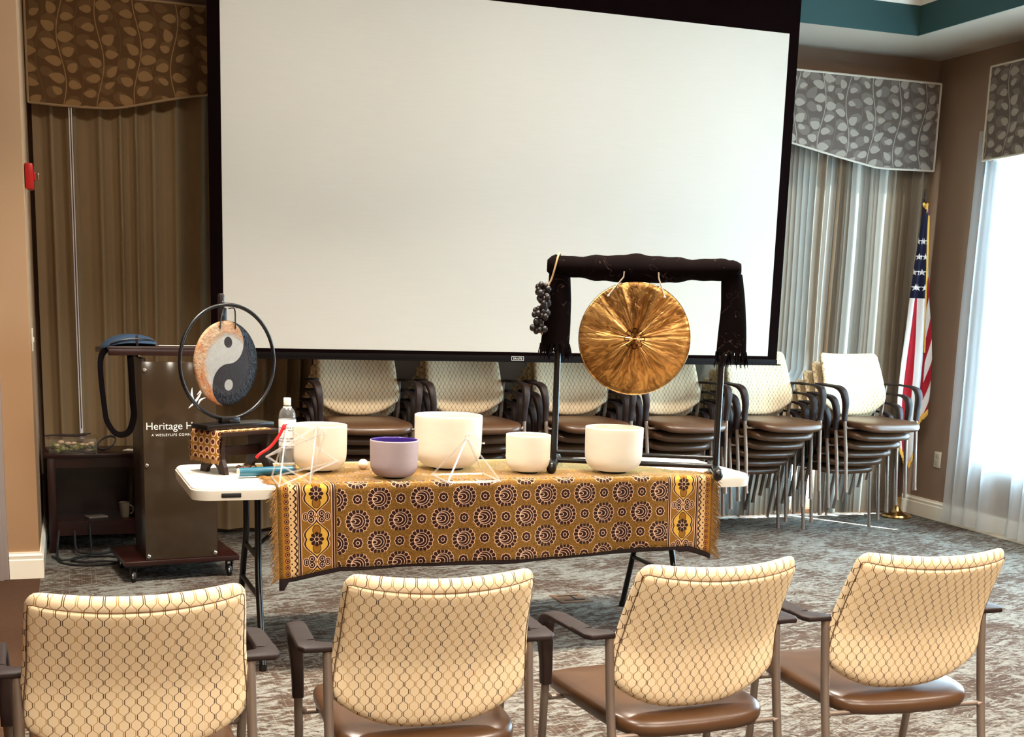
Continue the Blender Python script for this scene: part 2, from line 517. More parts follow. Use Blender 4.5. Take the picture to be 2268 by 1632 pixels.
def mat_gong():
    m = Mat('hammered_bronze', .27, metal=1); c = m.coord('Object'); x, y, z = m.xyz(c)   # disc faces -y
    th = xatan2(z, x); r = hyp(x, z)
    cx, sx = xcos(th), xsin(th)
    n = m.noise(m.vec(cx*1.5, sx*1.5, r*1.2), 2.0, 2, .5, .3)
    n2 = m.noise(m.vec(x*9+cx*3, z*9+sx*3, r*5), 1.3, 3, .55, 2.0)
    col = m.mix(step(n-.5, .35), lin(152, 108, 60), lin(206, 160, 100))  # radial bands: hammer pattern and reflected streaks, both put into the colour
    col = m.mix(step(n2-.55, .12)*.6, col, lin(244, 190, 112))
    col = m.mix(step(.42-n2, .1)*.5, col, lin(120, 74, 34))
    # centre rosette
    ros = step(.046-r, .002)
    ac, as_ = xabs(xcos(th*4)), xabs(xsin(th*4))
    lines_ = xmax(band(r-.026-.018*ac, .0022, .002), xmax(band(r-.016-.014*as_, .0020, .002), band(r-.008, .0018, .002)))
    col = m.mix(ros*.55, col, lin(120, 70, 34)); col = m.mix(ros*lines_, col, lin(46, 24, 14))
    m.color(col); m.bump(n2*.25+n*2.0, .6, .012)
    m.b.inputs['Anisotropic'].default_value = .6
    tg = m.N('ShaderNodeTangent'); tg.direction_type = 'RADIAL'; tg.axis = 'Y'; m.L(tg.outputs[0], m.b.inputs['Tangent'])
    return m.m
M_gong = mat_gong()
def mat_yinyang():
    m = Mat('painted_gong_face', .55, metal=0, spec=.12); c = m.coord('Object'); x, y, z = m.xyz(c)
    Rg = .172; r = hyp(x, z)
    up = hyp(x, z-Rg/2); dn = hyp(x, z+Rg/2)
    # dark side is +x, light head above, dark head below
    dark = xmax((x > 0)*(up > Rg/2), (dn < Rg/2))
    dark = xmax(dark*(1-(dn < .024)), (up < .022))
    n = m.noise(c, 14, 5, .65, .8); nf = m.noise(c, 60, 4, .7)
    light = m.mix(nf, lin(128, 126, 121), lin(158, 156, 151))
    rim = step(r-.118+(n-.5)*.10, .02)
    rust = m.mix(step(n-.48, .2), lin(146, 90, 50), lin(158, 134, 108))
    light = m.mix(rim, light, rust)
    black = m.mix(nf, lin(26, 21, 21), lin(48, 40, 38))
    black = m.mix(step(r-.125, .01)*.8, black, lin(15, 12, 13))
    white_dot = (dn < .024)
    col = m.mix(dark, light, black)
    col = m.mix(band(dn-.024, .0012, .001), col, lin(40, 34, 34))
    m.color(col)
    rr = X.op('MULTIPLY_ADD', step(r-.125, .02)*dark, -.25, .55); m.L(rr, m.b.inputs['Roughness'])
    m.bump(m.noise(c, 70, 3, .6)*step(r-.12, .02)+m.noise(c, 200, 2, .5)*.2, .8, .006)
    return m.m
M_yy = mat_yinyang()

def mat_flag():
    m = Mat('flag_cloth', .7, spec=.2); q, z, _ = m.xyz(m.coord('UV'))
    W, RD, NV = lin(232, 222, 214), lin(168, 20, 34), lin(22, 22, 46)
    s1 = xmod(q*4.2+.35, 2.0) > 1.0        # stripes run down the hanging cloth
    c = m.mix(s1, W, RD)
    back = (q > .80)
    s2 = xmod(z*7.0-q*6.0, 2.0) > 1.0
    c = m.mix(back, c, m.mix(s2, W, RD))
    ct = (z > 1.56)*(q < .80)
    c = m.mix(ct, c, NV)
    # stars
    px, pz = .245, .105
    k = xfloor((z-1.58)/pz); dz = (z-1.58)-(k+.5)*pz
    dq = xmod(q+xmod(k, 2.0)*px*.5, px)-px/2
    wq = .17+.0*q
    dx = dq*wq; r = hyp(dx, dz); th = xatan2(dx, dz)
    a = xabs(xmod(th+math.pi/5, 2*math.pi/5)-math.pi/5)
    Rt, ri = .026, .0105
    # edge from tip (Rt,0) to inner point at 36 deg
    p1 = (Rt, 0); p2 = (ri*math.cos(math.pi/5), ri*math.sin(math.pi/5)); ex, ey = p2[0]-p1[0], p2[1]-p1[1]; L = math.hypot(ex, ey); nx, ny = ey/L, -ex/L
    d = p1[0]*nx
    star = step(d-(r*xcos(a)*nx+r*xsin(a)*ny), .0012)
    c = m.mix(star*ct*(z < 2.02), c, W)
    m.color(c); m.translucent(.15, lin(200, 190, 190)); return m.m
M_flag = mat_flag()
M_goldfringe = plain('gold_fringe', (224, 168, 70), .7, var=.2, scale=120)

# ------------------------------------------------------------------ room shell
WX, WY, ZC = 5.84, 7.876, 3.20        # right wall, back wall, soffit height
TX, TY = 5.19, 7.25                    # edge of the raised tray in the ceiling
def slab(name, lo, hi, mat, bev=0):
    c = [(a+b)/2 for a, b in zip(lo, hi)]; d = [b-a for a, b in zip(lo, hi)]
    o = MB().box((0, 0, 0), d, bev=bev).build(name, mat, loc=c, smooth=bool(bev)); return tag(o, kind='structure')
mb = MB()
mb.add([(-.19, -3.5, 0), (6, -3.5, 0), (6, 8.1, 0), (-.19, 8.1, 0)], [(0, 1, 2, 3)])
mb.add([(-3.6, -3.5, 0), (-.19, -3.5, 0), (-.19, 8.1, 0), (-3.6, 8.1, 0)], [(0, 1, 2, 3)], mi=1)
mb.add([(-3.6, -3.5, -.1), (6, -3.5, -.1), (6, 8.1, -.1), (-3.6, 8.1, -.1)], [(3, 2, 1, 0)])
floor = tag(mb.build('floor', [M_carpet, M_carpet2], smooth=False), kind='structure')
# back wall with a tall window behind the grey curtain
BW = (4.25, 5.55, .03, 2.5)            # x0,x1,z0,z1
mb = MB()
def wallbox(mb, x0, x1, y0, y1, z0, z1): mb.box(((x0+x1)/2, (y0+y1)/2, (z0+z1)/2), (x1-x0, y1-y0, z1-z0))
wallbox(mb, -3.6, BW[0], WY, WY+.14, 0, 3.7); wallbox(mb, BW[1], 6.0, WY, WY+.14, 0, 3.7)
wallbox(mb, BW[0], BW[1], WY, WY+.14, BW[3], 3.7); wallbox(mb, BW[0], BW[1], WY, WY+.14, 0, BW[2])
tag(mb.build('wall_back', M_wallR, smooth=False), kind='structure')
RW = (4.2, 7.12, .46, 2.62)            # y0,y1,z0,z1 of the right hand window
mb = MB()
wallbox(mb, WX, WX+.14, -3.6, RW[0], 0, 3.7); wallbox(mb, WX, WX+.14, RW[1], WY+.14, 0, 3.7)
wallbox(mb, WX, WX+.14, RW[0], RW[1], RW[3], 3.7); wallbox(mb, WX, WX+.14, RW[0], RW[1], 0, RW[2])
tag(mb.build('wall_right', M_wallR, smooth=False), kind='structure')
slab('wall_front', (-3.6, -3.6, 0), (6, -3.5, 3.7), M_wall)
mb = MB(); wallbox(mb, -3.7, -3.6, -3.6, 6.8, 0, 3.7)
mb.box(((-3.6-.190)/2, (6.735+WY)/2, 1.85), (3.6-.190, WY-6.735, 3.7), bev=.006)
tag(mb.build('wall_left', M_wall, smooth=True), kind='structure')
# ceiling: soffit round a shallow tray, teal riser, crown and upper ceiling
mb = MB(); TL, TF = -1.6, -1.8
wallbox(mb, -3.6, 6.0, TY, 8.0, ZC, 3.56); wallbox(mb, TX, 6.0, -3.6, TY, ZC, 3.56)
wallbox(mb, -3.6, TL, -3.6, TY, ZC, 3.56); wallbox(mb, TL, TX, -3.6, TF, ZC, 3.56)
tag(mb.build('ceiling', M_ceil, smooth=False), kind='structure')
slab('ceiling_tray', (TL-.3, TF-.3, 3.561), (TX+.3, TY+.3, 3.66), M_crown)
mb = MB()
wallbox(mb, TL, TX, TY-.010, TY-.0005, ZC, 3.56); wallbox(mb, TX-.010, TX-.0005, TF, TY-.010, ZC, 3.56)
wallbox(mb, TL+.0005, TL+.010, TF, TY-.010, ZC, 3.56); wallbox(mb, TL+.010, TX-.010, TF+.0005, TF+.010, ZC, 3.56)
tag(mb.build('trim_2', M_teal, smooth=False), kind='structure')
prof = [(0, 0), (.015, 0), (.022, .02), (.05, .05), (.075, .09), (.095, .115), (.10, .18), (0, .18)]
def crown_ring(x, y, z):
    mb = MB(); n = len(prof); vs = []
    path = [((TL, TF), (1, 1)), ((TX, TF), (-1, 1)), ((TX, TY), (-1, -1)), ((TL, TY), (1, -1))]
    for (px, py), (ix, iy) in path:
        for d, h in prof: vs.append((px+ix*d, py+iy*d, z+h))
    fs = [(i*n+k, i*n+(k+1) % n, ((i+1) % 4)*n+(k+1) % n, ((i+1) % 4)*n+k) for i in range(4) for k in range(n)]
    mb.add(vs, fs); return mb
tag(crown_ring(0, 0, 3.38).build('trim_1', M_crown), kind='structure')
# baseboards
bprof = [(0, 0), (.018, 0), (.018, .095), (.013, .10), (.014, .108), (.016, .118), (.008, .128), (.008, .136), (0, .136)]
def base_run(name, pts):
    """pts: list of ((x,y),(nx,ny)) corners with inward offset direction"""
    mb = MB(); n = len(bprof); vs = []
    for (px, py), (ix, iy) in pts:
        for d, h in bprof: vs.append((px+ix*d, py+iy*d, h))
    fs = [(i*n+k, i*n+(k+1) % n, (i+1)*n+(k+1) % n, (i+1)*n+k) for i in range(len(pts)-1) for k in range(n)]
    fs += [tuple(range(n)), tuple((len(pts)-1)*n+k for k in range(n))[::-1]]
    mb.add(vs, fs); return tag(mb.build(name, M_base, ang=25), kind='structure')
base_run('baseboard_right', [((WX, -3.4), (-1, 0)), ((WX, WY), (-1, 0))])
base_run('baseboard_left', [((-.335, 6.735), (0, -1)), ((-.190, 6.735), (1, -1)), ((-.190, WY), (1, 0))])
# grey door frame at the far left
mb = MB(); mb.box((-.395, 6.725, 1.1), (.115, .05, 2.2), bev=.004); mb.box((-.39, 6.695, 1.1), (.06, .02, 2.2), bev=.003)
d1 = tag(mb.build('door_1', M_grayframe), kind='structure')
mb = MB(); mb.box((-.9, 6.722, 1.05), (.9, .045, 2.06), bev=.004); mb.build('door_leaf', M_grayframe, d1)
# windows
def window(name, M, w, h, nx, nz):
    """frame in local x (width) z (height), y depth"""
    mb = MB(); t = .06
    mb.box((0, 0, t/2), (w, .08, t)); mb.box((0, 0, h-t/2), (w, .08, t)); mb.box((-w/2+t/2, 0, h/2), (t, .08, h)); mb.box((w/2-t/2, 0, h/2), (t, .08, h))
    for i in range(1, nx): mb.box((-w/2+w*i/nx, 0, h/2), (.05, .06, h))
    for i in range(1, nz): mb.box((0, 0, h*i/nz), (w, .05, .04))
    o = tag(mb.build(name, M_crown, smooth=False), kind='structure'); o.matrix_world = M
    p = MB().box((0, 0, h/2), (w-.08, .006, h-.08)).build('pane', M_pane, o, smooth=False)
    return o
window('window_1', Matrix.Translation((WX+.09, (RW[0]+RW[1])/2, RW[2])) @ Matrix.Rotation(R(90), 4, 'Z'), RW[1]-RW[0], RW[3]-RW[2], 3, 2)
window('window_2', Matrix.Translation(((BW[0]+BW[1])/2, WY+.09, BW[2])), BW[1]-BW[0], BW[3]-BW[2], 3, 1)

# ------------------------------------------------------------------ curtains and valances
def pleats(x, per, amp, seed, ridged=False):
    k = x/per+.10*math.sin(x/per*1.7+seed)
    if ridged:      # flat cloth with narrow pinch pleats standing out to the room
        p = (k % 1.0)-.5; return -1.9*amp*math.exp(-(p/.15)**2)+.5*amp*math.cos(2*math.pi*p)**2
    a = math.sin(2*math.pi*k)
    return amp*math.copysign(abs(a)**.7, a)
def curtain(name, x0, x1, y, z0, z1, mat, per, amp, seed, label, cat='curtain', axis='x', spread=0.0, edges=None, n=None, group=None):
    n = n or int((x1-x0)/per*22); mb = MB()
    def fn(a, b):
        z = z0+(z1-z0)*b
        e0, e1 = (edges(z) if edges else (0, 0))
        t = x0+e0+(x1+e1-x0-e0)*a
        w = pleats(t*(1+spread*(.5-b)*.04), per*(1+.10*math.sin(a*9+seed)), amp*(1-.25*b), seed, axis == 'x')+.006*math.sin(z*3+t*9+seed)
        return (t, y+w, z) if axis == 'x' else (y+w, t, z)
    mb.grid(fn, n, 18, lambda a, b: (x0+(x1-x0)*a, z0+(z1-z0)*b))
    o = mb.build(name, mat, ang=80); return tag(o, label, cat, group)
CY = 7.79
curtain('pleated_curtain', -.165, 1.55, CY, .03, 2.66, M_curtL, .118, .030, 1.0, 'tan pleated curtain hanging behind the lectern and dark side table', spread=1)
def gap(h, w, sgn):
    return lambda z: (0, sgn*max(0, w*(1-z/h))) if sgn < 0 else (max(0, w*(1-z/h)), 0)
curtain('pleated_curtain', 3.05, 4.868, CY, .02, 2.66, M_curtR, .135, .032, 2.0, 'grey pleated curtain panel emerging beside the projection screen, behind the chair stacks', edges=lambda z: (0, -.032 if z < .85 else .05-.082*max(0, 1-(z-.85)/.20)))
curtain('pleated_curtain', 4.871, 5.012, CY+.046, .02, 2.66, M_curtR, .135, .026, 2.4, 'narrow grey curtain panel behind the chair stack next to the flag', edges=lambda z: (0, -.028 if z < .55 else .05-.078*max(0, 1-(z-.55)/.15)))
curtain('pleated_curtain', 5.015, 5.76, CY, .02, 2.66, M_curtR, .118, .032, 3.0, 'grey pleated curtain panel in the corner behind the flag')
curtain('sheer_curtain', 4.0, 7.29, 5.775, .03, 2.66, M_sheer, .115, .030, 4.0, 'white sheer curtain glowing in front of the right hand window', axis='y')

def valance(name, prof, z1, depth, M, mat, pmat, label):
    """prof: bottom edge [(x,z)...], front face at local y=0, wall at y=depth"""
    root = thing(name, (0, 0, 0), 0, label, 'valance'); root.matrix_world = M
    x0, x1 = prof[0][0], prof[-1][0]
    bot = lambda x: sinterp(x, prof)
    mb = MB(); n = 60
    mb.grid(lambda a, b: (x0+(x1-x0)*a, 0, bot(x0+(x1-x0)*a)*(1-b)+z1*b), n, 6, lambda a, b: (x0+(x1-x0)*a, bot(x0+(x1-x0)*a)*(1-b)+z1*b))
    for x in (x0, x1):
        mb.grid(lambda a, b: (x, depth*a, bot(x)*(1-b)+z1*b), 4, 6, lambda a, b: (x-depth*a, bot(x)*(1-b)+z1*b))
    mb.grid(lambda a, b: (x0+(x1-x0)*a, depth*b, z1), 4, 2)
    mb.grid(lambda a, b: (x0+(x1-x0)*a, .02, bot(x0+(x1-x0)*a)*(1-b)+z1*b), n, 2)   # lining
    mb.build('fabric_panel', mat, root, ang=30)
    mp = MB(); pts = [(x0+(x1-x0)*i/60, -.002, bot(x0+(x1-x0)*i/60)) for i in range(61)]
    mp.tube(pts, .007, 8); mp.tube([(x0, -.002, z1), (x1, -.002, z1)], .007, 8)
    for x in (x0, x1): mp.tube([(x, -.002, bot(x)), (x, -.002, z1)], .007, 8)
    mp.build('piping', pmat, root); return root
VY = 7.69
valance('window_valance', [(-.18, 2.445), (.0, 2.44), (.22, 2.442), (.32, 2.455), (.55, 2.51), (.80, 2.56), (1.2, 2.59), (1.6, 2.56)], 3.03, .175,
        Matrix.Translation((0, VY, 0)), M_leafL, M_pipe, 'tan leaf print valance above the lectern side curtain')
valance('window_valance', [(3.3, 2.56), (3.9, 2.60), (4.35, 2.585), (4.577, 2.549), (4.9, 2.49), (5.15, 2.447), (5.25, 2.431), (5.35, 2.428), (5.725, 2.434)], 3.012, .175,
        Matrix.Translation((0, VY, 0)), M_leafR, M_pipeR, 'grey leaf print valance to the right of the projection screen')
# on the right wall (local x runs toward the camera)
valance('window_valance', [(0, 2.453), (.5, 2.47), (1.3, 2.52), (2.6, 2.5), (3.2, 2.453)], 3.04, .14,
        Matrix.Translation((5.69, 7.14, 0)) @ Matrix.Rotation(R(-90), 4, 'Z'), M_leafRR, M_pipeR, 'grey leaf print valance above the bright sheer curtain')
mb = MB()
for dx in (0, .012): mb.tube([(.030+dx, 7.70, 2.46), (.030+dx, 7.70, 1.5), (.032+dx, 7.70, .635)], .0035, 8)
mb.tube([(.036, 7.70, .66), (.036, 7.70, .612)], .008, 8)
tag(mb.build('curtain_wand', plain('clear_white_plastic', (214, 212, 214), .25)), 'thin white draw rod hanging down the tan curtain', 'curtain rod')

# ------------------------------------------------------------------ projection screen
SY = 7.02
sc = thing('projection_screen', (2.455, SY, 1.112), 0, 'large white pull-down projection screen with black borders', 'projection screen')
X0, X1, Z0, Z1 = 0.778-2.455, 4.117-2.455, 1.167-1.112, 3.076-1.112
B = .066
mb = MB(); mb.box(((X0+X1)/2, 0, (Z0+Z1)/2), (X1-X0, .003, Z1-Z0)); mb.build('screen_fabric', M_screen, sc, smooth=False)
mb = MB()
mb.box((X0-B/2, 0, (Z0+2.3)/2-.02), (B, .003, 2.3-Z0+.04)); mb.box((X1+B/2, 0, (Z0+2.3)/2-.02), (B, .003, 2.3-Z0+.04))
mb.box(((X0+X1)/2, 0, (Z1+2.3)/2), (X1-X0, .003, 2.3-Z1)); mb.box(((X0+X1)/2, 0, Z0-.012), (X1-X0, .003, .026))
mb.build('border', M_blackcloth, sc, smooth=False)
mb = MB(); mb.box(((X0+X1)/2, 0, .018), (X1-X0+2*B, .030, .036), bev=.006); mb.box(((X0+X1)/2, 0, .003), (X1-X0+2*B+.05, .034, .008), bev=.002)
bar = mb.build('bottom_bar', plain('dark_bar', (13, 7, 6), .8, spec=.1), sc)
mb = MB(); mb.box(((X0+X1)/2, .03, 2.36), (X1-X0+.3, .16, .18), bev=.02); mb.build('case', M_blackcloth, sc)

def text(name, body, size, M, mat, parent, ext=.0006, align='LEFT', spacing=1.0):
    cu = bpy.data.curves.new(name, 'FONT'); cu.body = body; cu.size = size; cu.extrude = ext; cu.align_x = align; cu.offset = -size*.004; cu.space_character = spacing
    t = bpy.data.objects.new(name+'_tmp', cu); COL.objects.link(t); bpy.context.view_layer.update()
    me = bpy.data.meshes.new_from_object(t.evaluated_get(bpy.context.evaluated_depsgraph_get()))
    bpy.data.objects.remove(t); me.name = name; me.materials.clear(); me.materials.append(mat)
    o = bpy.data.objects.new(name, me); COL.objects.link(o); o.parent = parent; o.matrix_local = M; return o
M_print = plain('white_print', (240, 236, 226), .6)
FACE = Matrix.Rotation(R(90), 4, 'X')       # text plane facing -y
lg = text('maker_mark', 'DA-LITE', .016, Matrix.Translation((.0, -.0165, .014)) @ FACE, M_print, bar, align='CENTER')
mb = MB(); 
for a, b, c, d in ((0, .031, .075, .0015), (0, .009, .075, .0015), (-.037, .02, .0015, .0225), (.037, .02, .0015, .0225)): mb.box((a, -.0162, b), (c, .0012, d))
mb.build('mark_outline', M_print, bar, smooth=False)

# ------------------------------------------------------------------ chairs
def seat_mesh():
    mb = MB(); rings = []
    hw = lambda t: interp(t, [(0, .205), (.08, .228), (.5, .236), (.9, .243), (1, .232)])
    # outline as superellipse-like loop
    N = 64; base = []
    for k in range(N):
        th = 2*math.pi*k/N; c, s = math.cos(th), math.sin(th); e = 2/6.0
        cx = math.copysign(abs(c)**e, c); sy = math.copysign(abs(s)**e, s)
        y = .205+.255*sy; w = .2285+.004*sy
        x = w*cx
        y += .018*(1-cx*cx)*(1 if sy > 0 else -1)*abs(sy)**3
        base.append((x, y))
    lay = [(.86, .404), (.95, .405), (.985, .411), (1, .424), (1, .434), (.985, .443), (.95, .449), (.86, .4525), (.6, .454), (.3, .453), (.0, .4525)]
    vs = []; idx = []
    for sc_, z in lay:
        if sc_ == 0: idx.append([len(vs)]); vs.append((0, .205, z)); continue
        idx.append(list(range(len(vs), len(vs)+N)))
        for x, y in base:
            yy = .205+(y-.205)*sc_
            dz = -.016*max(0, (yy-.36)/.10)**2-.010*max(0, (.02-yy)/.08)**1.5
            vs.append((x*sc_, yy, z+dz))
    fs = [tuple(idx[0])[::-1]]
    for a, b in zip(idx, idx[1:]):
        for k in range(N):
            l = (k+1) % N
            fs.append((a[k], a[l], b[0]) if len(b) == 1 else (a[k], a[l], b[l], b[k]))
    return mb.add(vs, fs)
YL = [(.455, .0), (.53, -.010), (.60, -.020), (.64, -.030), (.70, -.060), (.78, -.108), (.86, -.160)]
SG = [(.455, .020), (.53, .024), (.64, .030), (.75, .047), (.86, .064)]
WT = [(0, .236), (.12, .247), (.3, .243), (.5, .235), (.75, .230), (1, .224)]
def back_pt(s, t):
    w = sinterp(t, WT); x = s*w
    zb = .456+.082*abs(s)**2.6; zt = .864-.012*(1-s*s)-.026*max(0, (abs(s)-.88)/.12)**2.4
    z = zb+(zt-zb)*t
    y = sinterp(z, YL)+sinterp(z, SG)*s*s
    return Vector((x, y, z))
def back_uv(s, t):
    p = back_pt(s, t); return (p.x*1.03, p.z*1.06)
def dens(a): # denser near both ends
    return .5-.5*math.cos(math.pi*a)
def back_mesh():
    mb = MB(); nu, nv = 40, 30
    def off(a, b, sg):
        s = 2*dens(a)-1; t = dens(b)
        p = back_pt(s, t); h = .022*max(0, 1-abs(s)**9)**.5*max(0, 1-abs(2*t-1)**11)**.5
        e = 1e-3
        du = back_pt(s+e, t)-back_pt(s-e, t); dv = back_pt(s, min(1, t+e))-back_pt(s, max(0, t-e))
        n = du.cross(dv).normalized()           # points to -y (rear)
        return p+n*h*sg
    uv = lambda a, b: back_uv(2*dens(a)-1, dens(b))
    mb.grid(lambda a, b: off(a, b, 1), nu, nv, uv); mb.grid(lambda a, b: off(1-a, b, -1), nu, nv, lambda a, b: uv(1-a, b))
    return mb
def panel_mesh():
    mb = MB(); nu, nv = 36, 26
    def off(a, b):
        s = (2*dens(a)-1)*.945; t = dens(b)*.945
        p = back_pt(s, t); e = 1e-3
        du = back_pt(s+e, t)-back_pt(s-e, t); dv = back_pt(s, t+e)-back_pt(s, max(0, t-e)); n = du.cross(dv).normalized()
        q = min(1, (1-abs(s)/.945)*50, (1-t/.945)*45); q = max(0, q)
        h = .022*max(0, 1-abs(s)**9)**.5*max(0, 1-abs(2*t-1)**11)**.5 + (-.0025+.0075*(1-(1-q)**2)**.5)
        if t < .06: h = h*(.35+.65*min(1, (t/.06))**.5)
        return p+n*h
    mb.grid(off, nu, nv, lambda a, b: back_uv((2*dens(a)-1)*.945, dens(b)*.945))
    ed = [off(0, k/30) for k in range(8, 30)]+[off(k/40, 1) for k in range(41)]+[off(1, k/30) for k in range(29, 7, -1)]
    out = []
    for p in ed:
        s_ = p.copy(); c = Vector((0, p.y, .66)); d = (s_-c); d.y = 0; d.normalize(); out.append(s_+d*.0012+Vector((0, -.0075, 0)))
    mb.tube(out, .0012, 6, mi=1)  # dark tube standing in for the shadow line along the panel edge
    return mb
FX, FY, FZ, GX, GY, RX = .277, .303, .480, .267, .366, .2470
def arm_mesh(s):
    mb = MB()
    pts = [(FX, FY, FZ-.03), (FX+.001, FY+.001, FZ+.03), (FX+.003, FY+.004, .555), (FX+.008, FY-.003, .602), (.2890, FY-.024, .637), (.2915, FY-.070, .6570), (.2920, .165, .6622), (.2922, .10, .6630), (.2922, .056, .6628)]
    sec = [(.0145, .0155), (.0155, .0175), (.0175, .0205), (.0200, .0205), (.0215, .0175), (.0230, .0105), (.0240, .0070), (.0240, .0068), (.0240, .0068)]
    P = smoothpath([(s*x, y, z) for x, y, z in pts], 6); Rr = []
    n = len(pts)
    for i in range(len(P)):
        k = min(i/6, n-1-1e-6); j = int(k); f = k-j; a, b = sec[j], sec[min(j+1, n-1)]
        Rr.append((a[0]+(b[0]-a[0])*f, a[1]+(b[1]-a[1])*f))
    mb.tube(P, Rr, 20, up=(0, 1, 0))
    pl = [(RX-.015, -.014), (.304, -.014), (.3165, .008), (.3165, .085), (.2680, .085), (.2680, .048), (RX-.004, .034), (RX-.015, .030)]
    bm = bmesh.new(); vs = [bm.verts.new((s*x, y, .6560)) for x, y in pl]; f = bm.faces.new(vs)
    ex = bmesh.ops.extrude_face_region(bm, geom=[f]); bmesh.ops.translate(bm, vec=(0, 0, .0135), verts=[v for v in ex['geom'] if isinstance(v, bmesh.types.BMVert)])
    bmesh.ops.recalc_face_normals(bm, faces=bm.faces); bmesh.ops.bevel(bm, geom=bm.edges[:], offset=.0035, segments=2, profile=.5, affect='EDGES')
    bm.verts.index_update(); mb.add([v.co.copy() for v in bm.verts], [[v.index for v in q.verts] for q in bm.faces]); bm.free()
    return mb
M_seam_shade = plain('brown_seam_shade', (92, 62, 36), .9)
seat_b, back_b, panel_b = seat_mesh(), back_mesh(), panel_mesh()
def make_chair(label, group):
    root = thing('stacking_chair', (0, 0, 0), 0, label, 'chair', group)
    seat_b.build('seat', M_vinyl, root, ang=60)
    b = back_b.build('backrest', M_hex, root, weld=True, ang=70)
    panel_b.build('back_panel', [M_hex, M_seam_shade], b, ang=70)
    for s in (-1, 1):
        m = MB(); m.tube(smoothpath([(s*RX, .0, .655), (s*RX, -.022, .48), (s*(RX-.001), -.066, .24), (s*(RX-.002), -.118, .012)], 5), .0115, 12)
        m.tube([(s*(RX-.002), -.1185, .014), (s*(RX-.002), -.120, 0)], .0125, 12); m.build('leg', M_tube, root)
        m = MB(); m.tube([(s*FX, FY, FZ), (s*(FX-.008), (FY+GY)/2, FZ/2), (s*GX, GY-.002, .012)], .0115, 12)
        m.tube([(s*GX, GY-.002, .014), (s*GX, GY, 0)], .0125, 12); m.build('leg', M_tube, root)
        arm_mesh(s).build('armrest', M_arm, root, ang=50)
    m = MB(); m.tube([(-RX+.012, -.035, .404), (RX-.012, -.035, .404)], .007, 10); m.tube([(-FX+.014, .315, .404), (FX-.014, .315, .404)], .007, 10)
    for s in (-1, 1):
        m.tube([(s*.17, -.035, .404), (s*.17, .315, .404)], .007, 8)
        m.tube([(s*(RX-.012), -.035, .40), (s*RX, -.038, .405)], .009, 10); m.tube([(s*(FX-.02), .315, .404), (s*(FX-.004), .309, .42)], .008, 10)
    m.build('seat_frame', M_tube, root)
    return root
FRONT = [(0.112, 2.785, 1.73, 'cream hexagon fabric chair, leftmost of the four in the front row'),
         (0.789, 2.818, -2.12, 'cream hexagon fabric chair standing below the left end of the draped table'),
         (1.490, 2.807, 3.9, 'cream hexagon fabric front row chair below the right end of the draped table'),
         (2.136, 2.815, -2.24, 'cream hexagon fabric chair, rightmost of the four in the front row')]
proto = None
for x, y, a, lab in FRONT:
    if proto is None: proto = make_chair(lab, 'row of chairs seen from behind'); kids_of(proto); o = proto
    else: o = copy_tree(proto); o['label'] = lab
    o.location = (x, y, 0); o.rotation_euler = (0, 0, R(a))
# six stacks of six along the back wall
STACK = [(1.560, 7.70, 180.6, 'stack next to the lectern'), (2.203, 7.70, 181.0, 'stack behind the largest bowl'),
         (2.887, 7.70, 180.8, 'stack behind the left gong post'), (3.530, 7.70, 181.2, 'stack behind the gold gong'),
         (4.203, 7.705, 181.5, 'stack at the right end of the draped table'), (4.890, 7.655, 181.8, 'stack beside the flag')]
ORD = ['bottom', 'second lowest', 'third lowest', 'fourth lowest', 'second from top', 'top']
DZ, DY = .0645, .0885
for sx, sy, a, nm in STACK:
    for k in range(6):
        o = copy_tree(proto); jx = random.uniform(-.001, .001)
        o['label'] = f'{ORD[k]} chair of the {nm}'; o['group'] = 'stacked chairs along the back wall'
        an = R(a); f = (-math.sin(an), math.cos(an))
        o.location = (sx+f[0]*DY*k+jx, sy+f[1]*DY*k, DZ*k); o.rotation_euler = (0, 0, an)

# ------------------------------------------------------------------ folding table and cloth
TH = .0278; TC = (1.6215, 5.2)
tb = thing('folding_table', (TC[0], TC[1], 0), TH, 'white plastic folding table with rounded corners, half covered by an ochre cloth', 'table')
def rrect(hx, hy, r, n=6, cut=None):
    P = []
    for cx, cy, a0 in ((hx-r, hy-r, 0), (-hx+r, hy-r, 90), (-hx+r, -hy+r, 180), (hx-r, -hy+r, 270)):
        for k in range(n+1):
            a = R(a0+90*k/n); P.append((cx+r*math.cos(a), cy+r*math.sin(a)))
    return P
HX, HY = 1.22, .336
def loft(rings):
    mb = MB(); n = len(rings[0]); vs = [p for r_ in rings for p in r_]
    fs = [tuple(range(n))[::-1], tuple((len(rings)-1)*n+k for k in range(n))]
    fs += [(i*n+k, i*n+(k+1) % n, (i+1)*n+(k+1) % n, (i+1)*n+k) for i in range(len(rings)-1) for k in range(n)]
    return mb.add(vs, fs)
def skirt(x, y):   # the deep corners of the table rim
    return .030+.022*max(0, min(1, (abs(x)-.86)/.08))
def dens_outline(hx, hy, r):
    P = rrect(hx, hy, r, 8); out = []
    for a, b in zip(P, P[1:]+P[:1]):
        L = math.hypot(b[0]-a[0], b[1]-a[1]); k = max(1, int(L/.04))
        for i in range(k): out.append((a[0]+(b[0]-a[0])*i/k, a[1]+(b[1]-a[1])*i/k))
    return out
o0 = dens_outline(HX, HY, .07); sc_ = lambda P, d: [(x*(1-d/HX), y*(1-d/HY)) for x, y in P]
